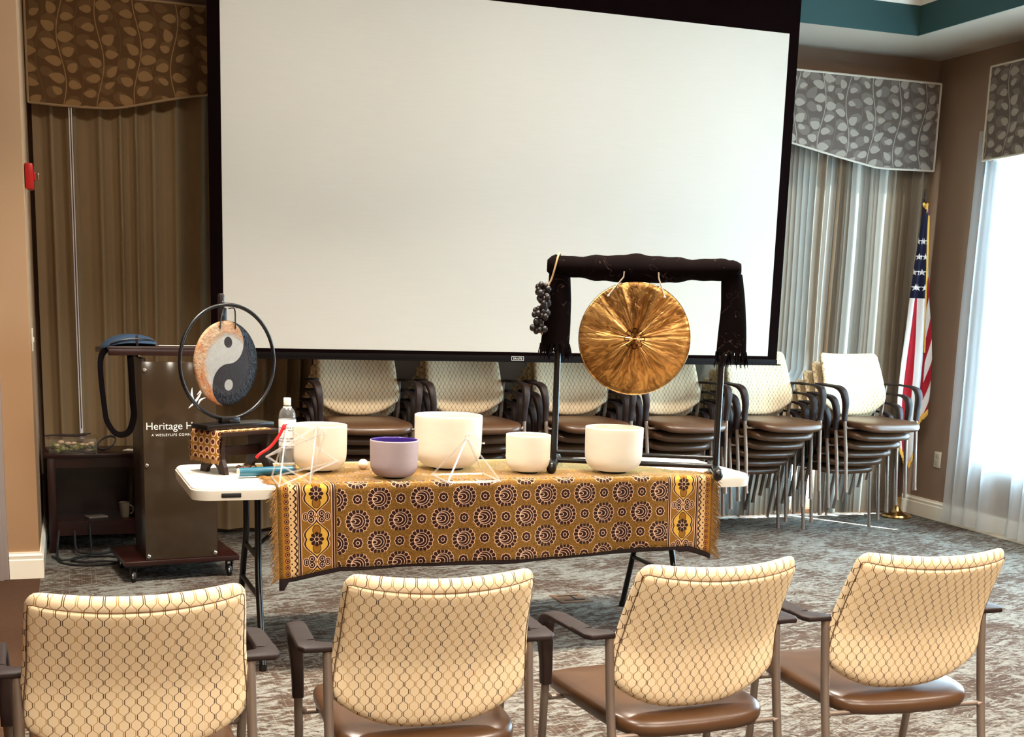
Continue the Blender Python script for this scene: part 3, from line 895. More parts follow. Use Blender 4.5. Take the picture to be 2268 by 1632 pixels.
top = loft([[(x, y, .74-skirt(x, y)) for x, y in sc_(o0, .012)], [(x, y, .74-skirt(x, y)) for x, y in sc_(o0, .003)], [(x, y, .74-skirt(x, y)*.55) for x, y in o0],
            [(x, y, .726) for x, y in o0], [(x, y, .722) for x, y in sc_(o0, .003)], [(x, y, .734) for x, y in sc_(o0, .004)], [(x, y, .74) for x, y in sc_(o0, .010)]])
top.build('tabletop', M_white, tb, ang=35)
mb = MB(); mb.box((-HX+.145, -HY-.0005, .708), (.075, .006, .017), bev=.003); mb.build('handle_slot', M_rubber, tb)
mb = MB()
for s in (-1, 1): mb.box((0, s*.27, .70), (2.2, .03, .03), bev=.004)
mb.build('rail', M_blacksteel, tb)
for sx, nm in ((-1, 'l'), (1, 'r')):
    for sy in (-1, 1):
        m = MB(); x = .905 if sx > 0 else -.945
        m.tube(smoothpath([(x, sy*.150, .70), (x+sx*.0, sy*.152, .48), (x+sx*.006, sy*.190, .34), (x+sx*.012, sy*.315, .02)], 6), .0135, 12)
        m.tube([(x+sx*.012, sy*.316, .022), (x+sx*.012, sy*.318, 0)], .016, 12); m.build('leg', M_blacksteel, tb)
    m = MB(); x = .905 if sx > 0 else -.945; m.tube([(x, -.160, .42), (x, .160, .42)], .010, 10); m.tube([(x+sx*.008, -.215, .27), (x+sx*.008, .215, .27)], .010, 10)
    m.tube([(x, .0, .42), (x-sx*.30, .0, .69)], .008, 10); m.tube([(x-sx*.3, -.1, .69), (x-sx*.3, .1, .69)], .008, 10)
    m.build('leg_brace', M_blacksteel, tb)

# tapestry cloth: v measured from the fold, down positive
CL, CR_ = -.905, 1.005
cl = thing('tapestry_cloth', (TC[0], TC[1], 0), TH, 'ochre tapestry cloth with dark round flowers draped over the front of the table', 'tablecloth')
def rear(x):
    return interp(x, [(-.92, .27), (-.3, .30), (.3, .29), (.55, .24), (.75, .06), (.90, -.17), (1.02, -.28)])
def droop(x):
    return interp(x, [(-.91, .372), (-.86, .368), (-.66, .334), (-.45, .342), (-.2, .336), (.3, .335), (.7, .312), (.9, .314), (.98, .34), (1.02, .36)])
def cloth_pt(x, w):
    """w: distance from the fold, negative on the table top, positive hanging"""
    zt, yf, r = .7435, -HY-.006, .012
    if w <= 0:
        return (x, yf+r-w, zt+.0012*math.sin(x*23+w*17))
    q = math.pi*r/2
    if w < q: a = w/r; return (x, yf+r-r*math.sin(a), zt-r+r*math.cos(a))
    d = w-q; wav = .010*math.sin(x*7.5+1)*d/.3+.006*math.sin(x*19)*d/.3
    return (x+.012*d*math.sin(x*5), yf-.012*d/.3-wav-.004, zt-r-d)
def cu_(a): return CL+(CR_-CL)*a
mb = MB()
mb.grid(lambda a, b: cloth_pt(cu_(a), -(rear(cu_(a))+HY-.006)*(1-b)), 120, 12, lambda a, b: (cu_(a), -(rear(cu_(a))+HY-.006)*(1-b)+.017))
mb.grid(lambda a, b: cloth_pt(cu_(a), droop(cu_(a))*b), 160, 26, lambda a, b: (cu_(a), droop(cu_(a))*b+.017))
mb.build('cloth', M_cloth, cl, ang=80, solid=.0016, weld=True)
mb = MB()
def hemw(x): return .012+.008*(.5+.5*math.sin(x*9+2))+(.03 if x < -.87 else 0)+(.012 if x > .85 else 0)
mb.grid(lambda a, b: tuple(Vector(cloth_pt(cu_(a), droop(cu_(a))+hemw(cu_(a))*b))+Vector((0, .003+.006*b, 0))), 100, 3)
mb.build('hem', M_hem, cl, ang=80, solid=.002)
mb = MB()
def strand(p, d, L, r=.0011):
    q = Vector(p); path = [q]
    for i in range(4):
        d = (Vector(d)+Vector((random.uniform(-.25, .25), random.uniform(-.25, .25), random.uniform(-.3, .15)-.12))).normalized(); q = q+d*L/4; path.append(q)
    mb.tube(path, [r*1.6, r*1.5, r*1.3, r, r*.5], 5)
for x, sg in ((CL, -1), (CR_, 1)):
    H = droop(x)
    for i in range(150):
        w = .02+(H-.02)*i/150; p = Vector(cloth_pt(x, w)); p.y -= .001
        strand(p, (sg*.8, random.uniform(-.6, -.15), -.35), random.uniform(.03, .055))
    D = rear(x)+HY
    for i in range(150):
        p = Vector(cloth_pt(x, -D*i/150)); 
        q = p+Vector((sg*random.uniform(.025, .045), random.uniform(-.02, .02), 0)); 
        mb.tube([p+Vector((0, 0, .0025)), (p+q)/2+Vector((0, random.uniform(-.008, .008), .004)), q+Vector((0, 0, .0008))], [.0016, .0015, .0007], 5)
for i in range(120):
    x = .62+.36*i/120; p = Vector(cloth_pt(x, -(rear(x)+HY-.006))); mb.tube([p, p+Vector((random.uniform(0, .02), random.uniform(.008, .022), .001))], [.0014, .0006], 5)
tag(mb.build('fringe', M_fringe, cl), kind='stuff')

# ------------------------------------------------------------------ singing bowls, ball
CZ = .7455
def bowl(x, y, d, h, label, mat, inner=None):
    r = d/2; t = .005
    root = thing('singing_bowl', (x, y, CZ), 0, label, 'singing bowl', 'crystal singing bowls')
    outp = [(0, .006), (r*.35, .0065), (r*.52, .009), (r*.68, h*.062), (r*.81, h*.115), (r*.905, h*.19), (r*.96, h*.28), (r*.985, h*.42), (r*.995, h*.7), (r, h*.9), (r, h-.002)]
    m = MB(); sp = smoothpath([(a, 0, b) for a, b in outp], 4); pr = [(max(0, p.x), p.z) for p in sp]; pr[0] = (0, pr[0][1])
    inn = [(max(0, a-t), max(b, .006)+t*.9) for a, b in pr if a > t*1.2][::-1]
    rim = [(r-t*.15, h+.001), (r-t*.5, h+.0018), (r-t*.85, h+.001)]
    if inner:
        m.lathe(pr+rim[:2], 56); b = m.build('shell', mat, root, ang=60)
        mi = MB(); mi.lathe(rim[1:]+[p for p in inn if p[1] < h-.001]+[(0, inn[-1][1])], 56); mi.build('inner_face', inner, root, ang=60)
    else:
        m.lathe(pr+rim+[p for p in inn if p[1] < h-.001]+[(0, inn[-1][1])], 56); m.build('shell', mat, root, ang=60)
    k = MB(); k.lathe([(r*.36, .0), (r*.46, .001), (r*.48, .005), (r*.46, .009), (r*.36, .008), (r*.36, 0)], 40); k.build('rubber_ring', M_rubber, root)
    return root
def ctr(x, y, d):   # from the front-most base point to the bowl's axis
    return x+d*.06, y+d*.19
for x, y, d, h, lab, mt, inn in (
    (1.222, 4.965, .196, .155, 'purple frosted singing bowl with a violet inside', M_bowlP, M_bowlPin),
    (.960, 5.190, .226, .194, 'white frosted singing bowl behind the star of glass rods', M_bowl, None),
    (1.522, 5.215, .292, .231, 'largest white frosted singing bowl, behind the glass pyramid', M_bowl, None),
    (1.83, 5.05, .192, .163, 'smallest white frosted singing bowl, right of the glass pyramid', M_bowl, None),
    (2.215, 5.02, .253, .196, 'white frosted singing bowl standing below the big gold gong', M_bowl, None)):
    bowl(x, y, d, h, lab, mt, inn)
tag(MB().ball((0, 0, .022), .022, 24, 16).build('ball', plain('cream_ball', (238, 214, 186), .5), loc=(1.152, 5.225, CZ)), 'small cream ball left of the purple bowl', 'ball')

# ------------------------------------------------------------------ glass pyramid and star
def rod(m, a, b, r=.0038): m.tube([a, b], r, 12)
py = thing('glass_pyramid', (1.507, 4.893, CZ), .014, 'open pyramid of clear glass rods with a white loop at its tip', 'crystal pyramid')
s, h = .223/2, .170
cs = [Vector((-s, -s, .0045)), Vector((s, -s, .0045)), Vector((s, s, .0045)), Vector((-s, s, .0045))]; ap = Vector((0, 0, h))
for i in range(4):
    m = MB(); rod(m, cs[i]+(cs[(i+1) % 4]-cs[i]).normalized()*.0045, cs[(i+1) % 4]-(cs[(i+1) % 4]-cs[i]).normalized()*.0045); m.build('rod', M_rod, py)
    m = MB(); dd = (ap-cs[i]).normalized(); rod(m, cs[i]+dd*.005, ap-dd*.010); m.build('rod', M_rod, py)
for c in cs: MB().ball(c, .0045, 10, 6).build('joint', M_rod, py)
m = MB(); m.ball(ap-Vector((0, 0, .006)), .007, 12, 8); m.tube([(0.008*math.cos(t), .0, h+.008+.008*math.sin(t)) for t in [k*math.pi/8 for k in range(16)]], .002, 6, closed=True)
m.build('tip_ring', M_rod, py)
m = MB(); m.tube(smoothpath([(0, 0, h+.015), (.02, -.005, h+.016), (.045, -.005, h+.004), (.058, -.005, h-.015), (.066, -.005, h-.024), (.074, -.005, h-.022)], 5), .0018, 6); m.ball((.072, -.005, h-.024), .004)
m.build('cord', plain('white_cord', (232, 226, 214), .8), py)
st = thing('glass_star', (.80, 4.93, CZ), 0, 'star of interlocking clear glass rods with a red cord', 'crystal star')
O = Vector((.80, 4.93, CZ))
A_ = {k: Vector(v)-O for k, v in dict(T=(.786, 4.955, .954), R=(.987, 4.955, .817), P=(.727, 4.765, .7505), Q=(.735, 5.011, .7505), V=(.917, 4.84, .945), U=(.927, 5.08, .942), W=(.708, 4.955, .84), X=(.857, 4.84, .7505)).items()}
for e in ('TR', 'TP', 'TQ', 'PR', 'QR', 'PQ', 'VW', 'VX', 'WX', 'UV', 'UX', 'UW'):
    m = MB(); a, b = A_[e[0]], A_[e[1]]; d = (b-a).normalized()*.006; rod(m, a+d, b-d, .0036); m.build('rod', M_rod, st)
for k in A_: MB().ball(A_[k], .0052, 10, 6).build('joint', M_rod, st)
m = MB(); T_ = A_['T']; m.tube(smoothpath([T_+Vector((0, -.006, .012)), T_+Vector((-.012, -.010, .004)), T_+Vector((-.03, -.010, -.03)), T_+Vector((-.065, -.010, -.075)), T_+Vector((-.105, -.010, -.102)), T_+Vector((-.12, -.008, -.118))], 6),
       [.003]*4+[.0075]*3+[.006]*10+[.0058]*10+[.006]*4, 10)
m.ball(T_+Vector((-.012, -.010, .0)), .009, 10, 8); m.build('red_cord', plain('red_cord', (214, 24, 30), .5), st)

# ------------------------------------------------------------------ water bottle
bt = thing('water_bottle', (.828, 5.20, CZ), 0, 'clear plastic water bottle with a white cap and label', 'bottle')
bp = [(0, .004), (.024, .001), (.033, .006), (.035, .02), (.035, .08), (.0335, .09), (.035, .10), (.035, .222), (.0340, .236), (.0305, .248), (.025, .257), (.018, .264), (.0140, .268), (.0135, .272), (.0135, .284)]
MB().lathe(bp, 32).build('bottle_body', M_thin, bt)
MB().lathe([(0, .006), (.031, .008), (.0333, .02), (.0333, .21), (.0, .211)], 32).build('water', M_water, bt)
m = MB(); m.lathe([(.0150, .274), (.0153, .275), (.0153, .300), (.0145, .303), (0, .303)], 24); m.lathe([(.0175, .262), (.0175, .268), (.0140, .268)], 24); m.build('cap', M_white, bt)
def mat_label():
    m = Mat('bottle_label', .4); x, y, z = m.xyz(m.coord('Object')); th = xatan2(y, x)
    row = xfloor(z*90); f = xmod(z*90, 1.0)
    on = m.rand(m.vec(row, 3.0, 1.0)) > .45; seg = m.noise(m.vec(th*6, row*3.7), 3, 2, .5)
    ink = on*band(f-.5, .24, .1)*step(seg-.46, .05)*(z < .185)
    return m.color(m.mix(ink*.85, lin(226, 224, 226), lin(28, 22, 26))).m
MB().lathe([(.0354, .100), (.0356, .102), (.0356, .214), (.0354, .216)], 32).build('paper_label', mat_label(), bt)

# ------------------------------------------------------------------ blue tube and shell
m = MB(); L = .235; m.lathe([(0, 0), (.010, 0), (.0175, .001), (.018, .004), (.018, L-.004), (.0175, L), (0, L)], 24)
tu = thing('blue_tube', (.610, 5.06, CZ+.0185), R(11), 'blue cylinder with a white end lying on the table beside the small stool', 'tube')
Mx = Matrix.Rotation(R(90), 4, 'Y')
m = MB(); m.lathe([(.0105, 0), (.0175, .0005), (.018, .004), (.018, L-.004), (.0172, L), (0, L)], 24, M=Mx.to_3x3()); m.build('barrel', plain('blue_lacquer', (24, 84, 104), .3), tu)
m = MB(); m.lathe([(0, .012), (.010, .010), (.0108, -.0015), (.0165, -.001), (.0175, .002), (.0178, .006)], 24, M=Mx.to_3x3()); m.build('end_cap', M_white, tu)
m = MB(); m.lathe([(.0176, L-.012), (.0184, L-.010), (.0184, L+.002), (0, L+.003)], 24, M=Mx.to_3x3()); m.build('end_cap', M_black, tu)
m = MB()
def shell_fn(a, b):
    th = 2*math.pi*a; r = .036*b; return (r*math.cos(th)*1.15, r*math.sin(th)*.8, .003+.020*b**2.2+.003*math.sin(6*th)*b)
m.grid(shell_fn, 36, 10)
def mat_shell():
    q = Mat('shell_pearl', .3); n = q.noise(q.coord('Object'), 60, 4, .6, 1)
    return q.color(q.mix(step(n-.5, .2), lin(40, 24, 18), lin(150, 110, 84))).m
tag(m.build('shell_dish', mat_shell(), loc=(.662, 5.225, CZ-.003), ang=80, solid=.003), 'small brown shell dish between the stool legs and blue cylinder', 'shell')

# ------------------------------------------------------------------ small stool, runner and yin-yang gong
GA = R(29); GO = Vector((.600, 5.265, .7405))
stl = thing('small_stool', GO, GA, 'small dark wooden stool carrying the yin-yang gong', 'stool')
m = MB(); m.box((.04, 0, .166), (.29, .20, .018), bev=.004); m.build('seat_board', M_darkwood, stl)
def plank(x):
    prof = [(-.088, 0), (-.045, 0), (-.038, .018), (-.018, .034), (0, .040), (.018, .034), (.038, .018), (.045, 0), (.088, 0), (.080, .030), (.064, .060), (.062, .10), (.072, .157), (-.072, .157), (-.062, .10), (-.064, .060), (-.080, .030)]
    m = MB(); m.prism(prof, Matrix.Translation((x-.009, 0, 0)) @ Matrix.Rotation(R(90), 4, 'Z') @ Matrix.Rotation(R(90), 4, 'X'), .018); return m
plank(-.075).build('leg', M_darkwood, stl, smooth=False); plank(.150).build('leg', M_darkwood, stl, smooth=False)
m = MB(); m.box((.0375, 0, .085), (.21, .022, .04), bev=.003); m.build('stretcher', M_darkwood, stl)
# runner
rn = thing('table_runner', GO, GA, 'small ochre woven mat hanging over the left end of the little stool', 'mat')
m = MB(); zt = .1775
def run_pt(x, y):
    xe = -.112
    if x >= xe: return (x, y, zt)
    d = xe-x
    return (xe-.004-.006*math.sin(d*20), y, zt-d-.001)
m.grid(lambda a, b: run_pt(-.225+.36*a, -.098+.196*b), 60, 12, lambda a, b: (-.225+.36*a, -.098+.196*b))
m.build('mat_cloth', M_smallcloth, rn, ang=80, solid=.003)
mb = MB()
for i in range(90):
    y = -.098+.196*i/89; p = Vector(run_pt(-.225, y)); strand(p, (-.15, random.uniform(-.3, .3), -1), random.uniform(.014, .022), .0013)
for i in range(60):
    for sg in (-1, 1):
        p = Vector(run_pt(-.225+.36*i/59, sg*.098)); q = p+Vector((random.uniform(-.004, .004), sg*random.uniform(.006, .012), -.003)); mb.tube([p, q], [.0014, .0008], 5)
tag(mb.build('fringe', M_fringe, rn), kind='stuff')
gs = thing('gong_stand', GO+Vector((0, 0, .1795)), GA, 'round black ring stand holding the yin-yang gong', 'gong stand')
m = MB(); m.box((.02, 0, .011), (.33, .115, .020), bev=.004); m.build('base', M_blacksteel, gs)
RC = .268
m = MB(); m.tube([(.0+.229*math.cos(2*math.pi*k/72), 0, RC+.229*math.sin(2*math.pi*k/72)) for k in range(72)], .0078, 14, up=(0, 1, 0), closed=True); m.build('ring', M_blacksteel, gs)
m = MB(); m.box((.0, 0, .033), (.09, .034, .026), bev=.006); m.box((.012, 0, .026), (.05, .05, .012), bev=.003); m.build('clamp', M_blacksteel, gs)
m = MB(); m.box((-.015, .022, .508), (.026, .020, .066), bev=.008); m.box((-.010, .022, .44), (.034, .022, .09), bev=.006)
for z in (.505, .455): m.ball((-.018, .008, z), .006, 10, 6)
m.build('bracket', M_black, gs)
gg = thing('yin_yang_gong', GO+Vector((-.004*math.cos(GA), -.004*math.sin(GA), .1795)), GA+R(8), 'small round gong painted with a grey and black yin-yang', 'gong')
def disc(R_, th, dish, n=80):
    pr = []
    for k in range(16): t = k/15; pr.append((R_*t*.97, -dish*(1-t*t)))
    pr += [(R_*.99, .002), (R_, .006), (R_*.985, th), (R_*.975, th), (R_*.985, .008), (R_*.96, .004), (0, .004-dish*.9)]
    m = MB(); m.lathe(pr, n, M=Matrix.Rotation(R(-90), 3, 'X')); return m    # axis along y; front faces -y
d = disc(.172, .014, .008); d.build('disc', M_yy, gg, loc=(0, 0, .2615), ang=50)
m = MB()
for sx in (-1, 1):
    m.tube(smoothpath([(sx*.042, -.004, .2615+.140), (sx*.040, -.006, .2615+.168), (sx*.030+.012, .0, .480), (sx*.010, .0, .482)], 4), .0028, 6)
    m.tube([(.042*sx+.012*(sx > 0), .0, .482), (.045*sx, .0, .494)], .001, 5)
m.build('cord', M_rubber, gg)

# ------------------------------------------------------------------ large gong on its frame
BA = R(-24); BO = Vector((2.316, 5.062, .7405))
bs = thing('gong_stand', BO, BA, 'tall black tube frame holding the big gold gong on the table', 'gong stand')
PX0, PX1, BZ = -.338, .372, .885
for x in (PX0, PX1):
    m = MB(); m.tube([(x, 0, .03), (x, 0, BZ)], .0145, 14); m.build('post', M_blacksteel, bs)
    m = MB(); m.box((x, 0, .028), (.042, .40, .030), bev=.012); m.ball((x, -.185, .028), .030, 14, 10, (.75, 1.1, .95)); m.ball((x, .185, .028), .030, 14, 10, (.75, 1.1, .95)); m.build('foot', M_blacksteel, bs)
m = MB(); m.tube([(PX0, .0, .075), (PX1, .0, .075)], .0095, 12); m.tube([(PX0, .0, .038), (PX1, .0, .038)], .0115, 12); m.build('base_bar', M_blacksteel, bs)
m = MB(); m.tube([(PX0-.02, 0, BZ), (PX1+.02, 0, BZ)], .016, 14); m.build('top_bar', M_blacksteel, bs)
# scarf wrapped round the bar with hanging tails
sf = thing('black_scarf', BO, BA, 'black fringed scarf wrapped along the top of the gong frame', 'scarf')
def mat_scarf():
    q = Mat('black_velvet', .95, spec=.05); x, y, z = q.xyz(q.coord('Object'))
    n = q.noise(q.vec(x*8, z*8, y*8), 1.2, 2, .5, 1.5); ln = band(n-.52, .004, .004)*step(q.noise(q.vec(x*9, z*9, 3), 1, 2, .5)-.52, .03)
    return q.color(q.mix(ln*.8, lin(10, 4, 4), lin(70, 54, 48))).m
M_scarf = mat_scarf()
m = MB(); pts = []; rr = []
for k in range(49):
    t = k/48; x = PX0-.060+(PX1-PX0+.118)*t
    r_ = .045+.018*math.exp(-((t-.46)/.2)**2)+.003*math.sin(t*31)+.002*math.sin(t*57)
    e = min(t, 1-t); r_ *= min(1, .55+e*14) if e < .032 else (.93 if .05 < e < .075 else 1)
    pts.append((x, .002*math.sin(t*20), BZ-.002-.008*math.sin(t*math.pi)+.006*(t-.5))); rr.append(r_)
m.tube(pts, rr, 22); m.build('wrap', M_scarf, sf, ang=80)
def tail(x, w0, w1, z1, lean):
    m = MB()
    def fn(a, b):
        th = 2*math.pi*a; w = (w0+(w1-w0)*b**.8)/2; dpt = .026+.008*b
        x_ = x+lean*b+w*math.cos(th)*(1+.10*math.sin(3*th+b*4)); y_ = -.002+dpt*math.sin(th)
        return (x_, y_, BZ-.02-(BZ-.02-z1)*b)
    m.grid(fn, 28, 16); m.build('tail', M_scarf, sf, ang=80)
    global mb; mb = MB()
    for i in range(110):
        th = random.uniform(0, 2*math.pi); w = w1/2; p = Vector((x+lean+w*math.cos(th)*(1+.1*math.sin(3*th+4)), -.002+.034*math.sin(th), z1+.004))
        strand(p, (random.uniform(-.25, .25), random.uniform(-.2, .2), -1), random.uniform(.03, .075), .0019)
    tag(mb.build('fringe', M_scarf, sf), kind='stuff')
tail(PX0-.005, .085, .122, .545, -.005); tail(PX1+.022, .085, .125, .535, .020)
bg = thing('gold_gong', BO, BA, 'big hammered gold gong hanging in the black frame', 'gong')
GZ = .5825
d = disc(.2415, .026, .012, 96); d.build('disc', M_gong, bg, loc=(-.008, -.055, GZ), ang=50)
m = MB()
for sx, bx in ((-1, -.066), (1, .082)):
    m.tube([(-.008+sx*.120, -.064, GZ+.178), (bx, -.058, BZ-.045), (bx*.98, -.060, BZ-.022)], .0032, 8); m.ball((-.008+sx*.120, -.066, GZ+.177), .006, 10, 6)
m.build('cord', plain('natural_cord', (176, 160, 142), .8), bg)
# seed pod rattle hung over the left end
sr = thing('seed_pod_rattle', BO, BA, 'dark seed pod rattle on a tan cord at the left end of the gong frame', 'rattle')
m = MB(); cx = PX0-.025
m.tube(smoothpath([(cx+.02, .03, BZ+.03), (cx+.018, .0, BZ+.048), (cx+.012, -.040, BZ+.03), (cx+.002, -.050, BZ-.015), (cx-.010, -.048, BZ-.06), (cx-.03, -.05, BZ-.12), (cx-.045, -.052, BZ-.30)], 5), .0042, 8); m.build('cord', plain('tan_cord', (166, 134, 96), .8), sr)
M_pod = plain('dark_pod', (22, 10, 9), .4)
random.seed(3)
for i in range(46):
    t = i/45; p = (cx-.040-.018*t+random.uniform(-.028, .028), -.055+random.uniform(-.02, .02), BZ-.088-.195*t)
    MB().ball(p, random.uniform(.0115, .0145), 12, 8, (1, 1, 1.15)).build('pod', M_pod, sr)

# ------------------------------------------------------------------ lectern
LO = (.477, 6.749); LA = R(7.5)
lt = thing('lectern', (LO[0], LO[1], 0), LA, 'mahogany lectern on casters with a smoked front panel and white lettering', 'lectern')
m = MB(); m.box((0, 0, .100), (.585, .44, .028), bev=.006); m.build('base', M_mahog, lt)
for sx in (-1, 1):
    m = MB(); m.box((sx*.172, -.055, .62), (.022, .285, 1.02), bev=.003); m.build('side_panel', M_mahog, lt)
m = MB(); m.box((0, .02, .80), (.322, .12, .018)); m.box((0, .06, .46), (.322, .02, .66)); m.build('shelf', M_mahog, lt)
m = MB(); m.box((-.01, 0, 0), (.66, .42, .026), bev=.004); m.box((-.01, -.202, -.016), (.66, .018, .03), bev=.003)
tp = m.build('top', M_mahog, lt, loc=(0, -.015, 1.165)); tp.rotation_euler = (R(-3), 0, 0)
M_smoke = plain('smoked_acrylic', (54, 41, 28), .10)
m = MB(); m.box((-.004, -.208, .615), (.362, .008, 1.00), bev=.002)
pn = m.build('front_panel', M_smoke, lt)
m = MB()
for x, z in ((-.172, 1.075), (.165, 1.075), (-.172, .60), (.165, .60), (-.172, .135), (.165, .135)):
    m.lathe([(0, .010), (.006, .010), (.0095, .007), (.0095, 0), (0, 0)], 14, (x, -.212, z), Matrix.Rotation(R(90), 3, 'X'))
    m.tube([(x, -.204, z), (x, -.194, z)], .006, 10)
m.build('standoff', M_chrome, pn)
text('lettering', 'Heritage House', .0525, Matrix.Translation((-.172, -.2125, .778)) @ FACE, M_print, pn)
text('lettering', 'A WESLEYLIFE COMMUNITY', .0172, Matrix.Translation((-.144, -.2125, .745)) @ FACE, M_print, pn, spacing=1.2)
m = MB()   # leaf-like emblem above the lettering
def blade(p0, p1, w, bend):
    a = Vector((p0[0], 0, p0[1])); b = Vector((p1[0], 0, p1[1])); d = b-a; n = Vector((-d.z, 0, d.x)).normalized(); L = []; Rr = []
    for k in range(13):
        t = k/12; c = a+d*t+n*bend*math.sin(math.pi*t); ww = w*math.sin(math.pi*min(1, max(0, t)))**.7; L.append(c+n*ww); Rr.append(c-n*ww)
    loop = [(v.x, v.z) for v in L]+[(v.x, v.z) for v in Rr[::-1]][1:-1]
    m.prism(loop, Matrix.Translation((0, -.2122, 0)) @ FACE, .0008)
blade((.040, .882), (.110, .968), .0055, -.006); blade((.062, .988), (.085, .894), .0055, -.012); blade((.090, .894), (.130, .936), .0045, .012); blade((.085, .949), (.145, .999), .0045, .004)
m.build('emblem', M_print, pn, smooth=False)
for sx in (-1, 1):
    for sy in (-1, 1):
        c = (sx*.245, sy*.18)
        m = MB(); m.lathe([(0, -.011), (.020, -.011), (.030, -.008), (.031, 0), (.030, .008), (.020, .011), (0, .011)], 20, (c[0], c[1], .031), Matrix.Rotation(R(90), 3, 'Y') @ Matrix.Rotation(R(0), 3, 'Z'))
        m.box((c[0]-.014, c[1], .055), (.004, .035, .05), bev=.001); m.box((c[0]+.014, c[1], .055), (.004, .035, .05), bev=.001); m.box((c[0], c[1], .081), (.04, .04, .006), bev=.001)
        w = m.build('caster', M_rubber, lt)
        r_ = MB(); r_.tube([(c[0]-.008+.0*k, c[1]-.0185+.018*math.cos(k*.5), .032+.018*math.sin(k*.5)) for k in range(-2, 8)], .003, 6); r_.build('wheel_ring', M_chrome, w)
# paper on the lectern
m = MB(); m.box((0, 0, 0), (.33, .22, .003), bev=.0005); pp = m.build('paper_sheets', plain('white_paper', (240, 234, 222), .8), loc=(.55, 6.66, 1.189)); pp.rotation_euler = (R(-3), 0, LA+R(3))
tag(pp, 'white paper sheets lying on the lectern top', 'paper')
# waist pack
wp = thing('waist_pack', (.268, 6.60, 1.170), LA, 'blue waist pack with black strap hanging off the lectern corner', 'bag')
m = MB()
def pack(a, b):
    th = 2*math.pi*a; ph = math.pi*b
    x = -.135*math.cos(ph)*(1); r = math.sin(ph)**.75
    return (x, .075*r*math.cos(th), .022+.012*math.sin(ph)-.03*(x < 0)*(x/.135)**2*.8+.042*r*(math.sin(th) if math.sin(th) > 0 else .45*math.sin(th)))
m.grid(pack, 32, 24); M_web = plain('black_webbing', (10, 5, 6), .95, spec=.05)
for k, f in enumerate(m.f):
    if sum(math.sin(2*math.pi*(i % 33)/32) for i in f)/4 < -.02: m.mi[k] = 1
m.build('pouch', [plain('blue_nylon', (36, 58, 82), .7, var=.25, scale=30), M_web], wp, ang=80)
m = MB(); m.tube(smoothpath([(-.10, -.062, .03), (-.03, -.076, .050), (.05, -.074, .055), (.12, -.04, .045)], 5), .0035, 6); m.box((.028, -.072, .045), (.012, .01, .055), bev=.002); m.build('zip', M_black, wp)
m = MB()
def ribbon(pts, w, t=.0016, up=(0, -1, 0)):
    P = smoothpath(pts, 6); m.tube(P, [(w/2, t)]*len(P), 8, up=up)
ribbon([(-.10, -.02, .010), (-.135, -.05, -.02), (-.152, -.09, -.07), (-.150, -.10, -.17), (-.140, -.10, -.28), (-.130, -.10, -.345), (-.095, -.10, -.402), (-.055, -.10, -.412), (-.022, -.10, -.390), (-.002, -.10, -.32), (-.005, -.10, -.24), (-.008, -.10, -.12), (-.010, -.095, -.03), (-.005, -.065, .012)], .032)
ribbon([(.022, -.075, .02), (.03, -.083, -.01), (.028, -.083, -.03)], .02)
m.build('strap', M_web, wp)
m = MB(); m.box((-.085, -.060, -.002), (.014, .006, .018), bev=.001); m.box((.034, -.086, -.022), (.010, .006, .016), bev=.001); m.build('buckle', M_chrome, wp)

# ------------------------------------------------------------------ dark side table with things
STO = (.13, 7.53)
sd = thing('side_table', (STO[0], STO[1], 0), R(2), 'dark wooden cabinet table between the left wall and lectern', 'side table')
m = MB(); m.box((0, 0, .545), (.60, .36, .024), bev=.005); m.build('top', M_mahog, sd)
m = MB(); m.box((0, -.155, .505), (.52, .02, .055)); m.box((0, .155, .505), (.52, .02, .055)); m.build('apron', M_mahog, sd, smooth=False)
for sx in (-1, 1):
    m = MB(); m.box((sx*.262, 0, .34), (.022, .31, .38)); m.build('side_panel', M_mahog, sd, smooth=False)
    for sy in (-1, 1):
        m = MB(); m.box((sx*.265, sy*.15, .268), (.045, .045, .533), bev=.003); m.build('leg', M_mahog, sd)
m = MB(); m.box((-.05, .158, .34), (.41, .012, .35)); m.build('back_panel', M_mahog, sd, smooth=False)
m = MB(); m.box((0, 0, .165), (.52, .31, .02)); m.box((0, -.152, .125), (.52, .018, .06)); m.build('shelf', M_mahog, sd, smooth=False)
# inside: a pale cup and bottle
m = MB(); m.lathe([(0, .002), (.022, 0), (.024, .004), (.030, .08), (.031, .086), (.028, .086), (.022, .006), (0, .006)], 24)
m.tube([(.029+.022*math.sin(k*math.pi/8), 0, .043-.024*math.cos(k*math.pi/8)) for k in range(9)], .004, 8)
tag(m.build('cup', plain('pale_ceramic', (112, 100, 86), .5), loc=(.255, 7.47, .1755)), 'pale cup standing inside the dark side table', 'cup')
m = MB(); m.box((0, 0, .004), (.11, .08, .008), bev=.002); o = m.build('paper_pad', plain('dim_paper', (130, 116, 102), .8), loc=(.10, 7.49, .1755)); o.rotation_euler = (0, 0, R(20))
tag(o, 'small paper pad on the shelf inside the dark side table', 'paper')
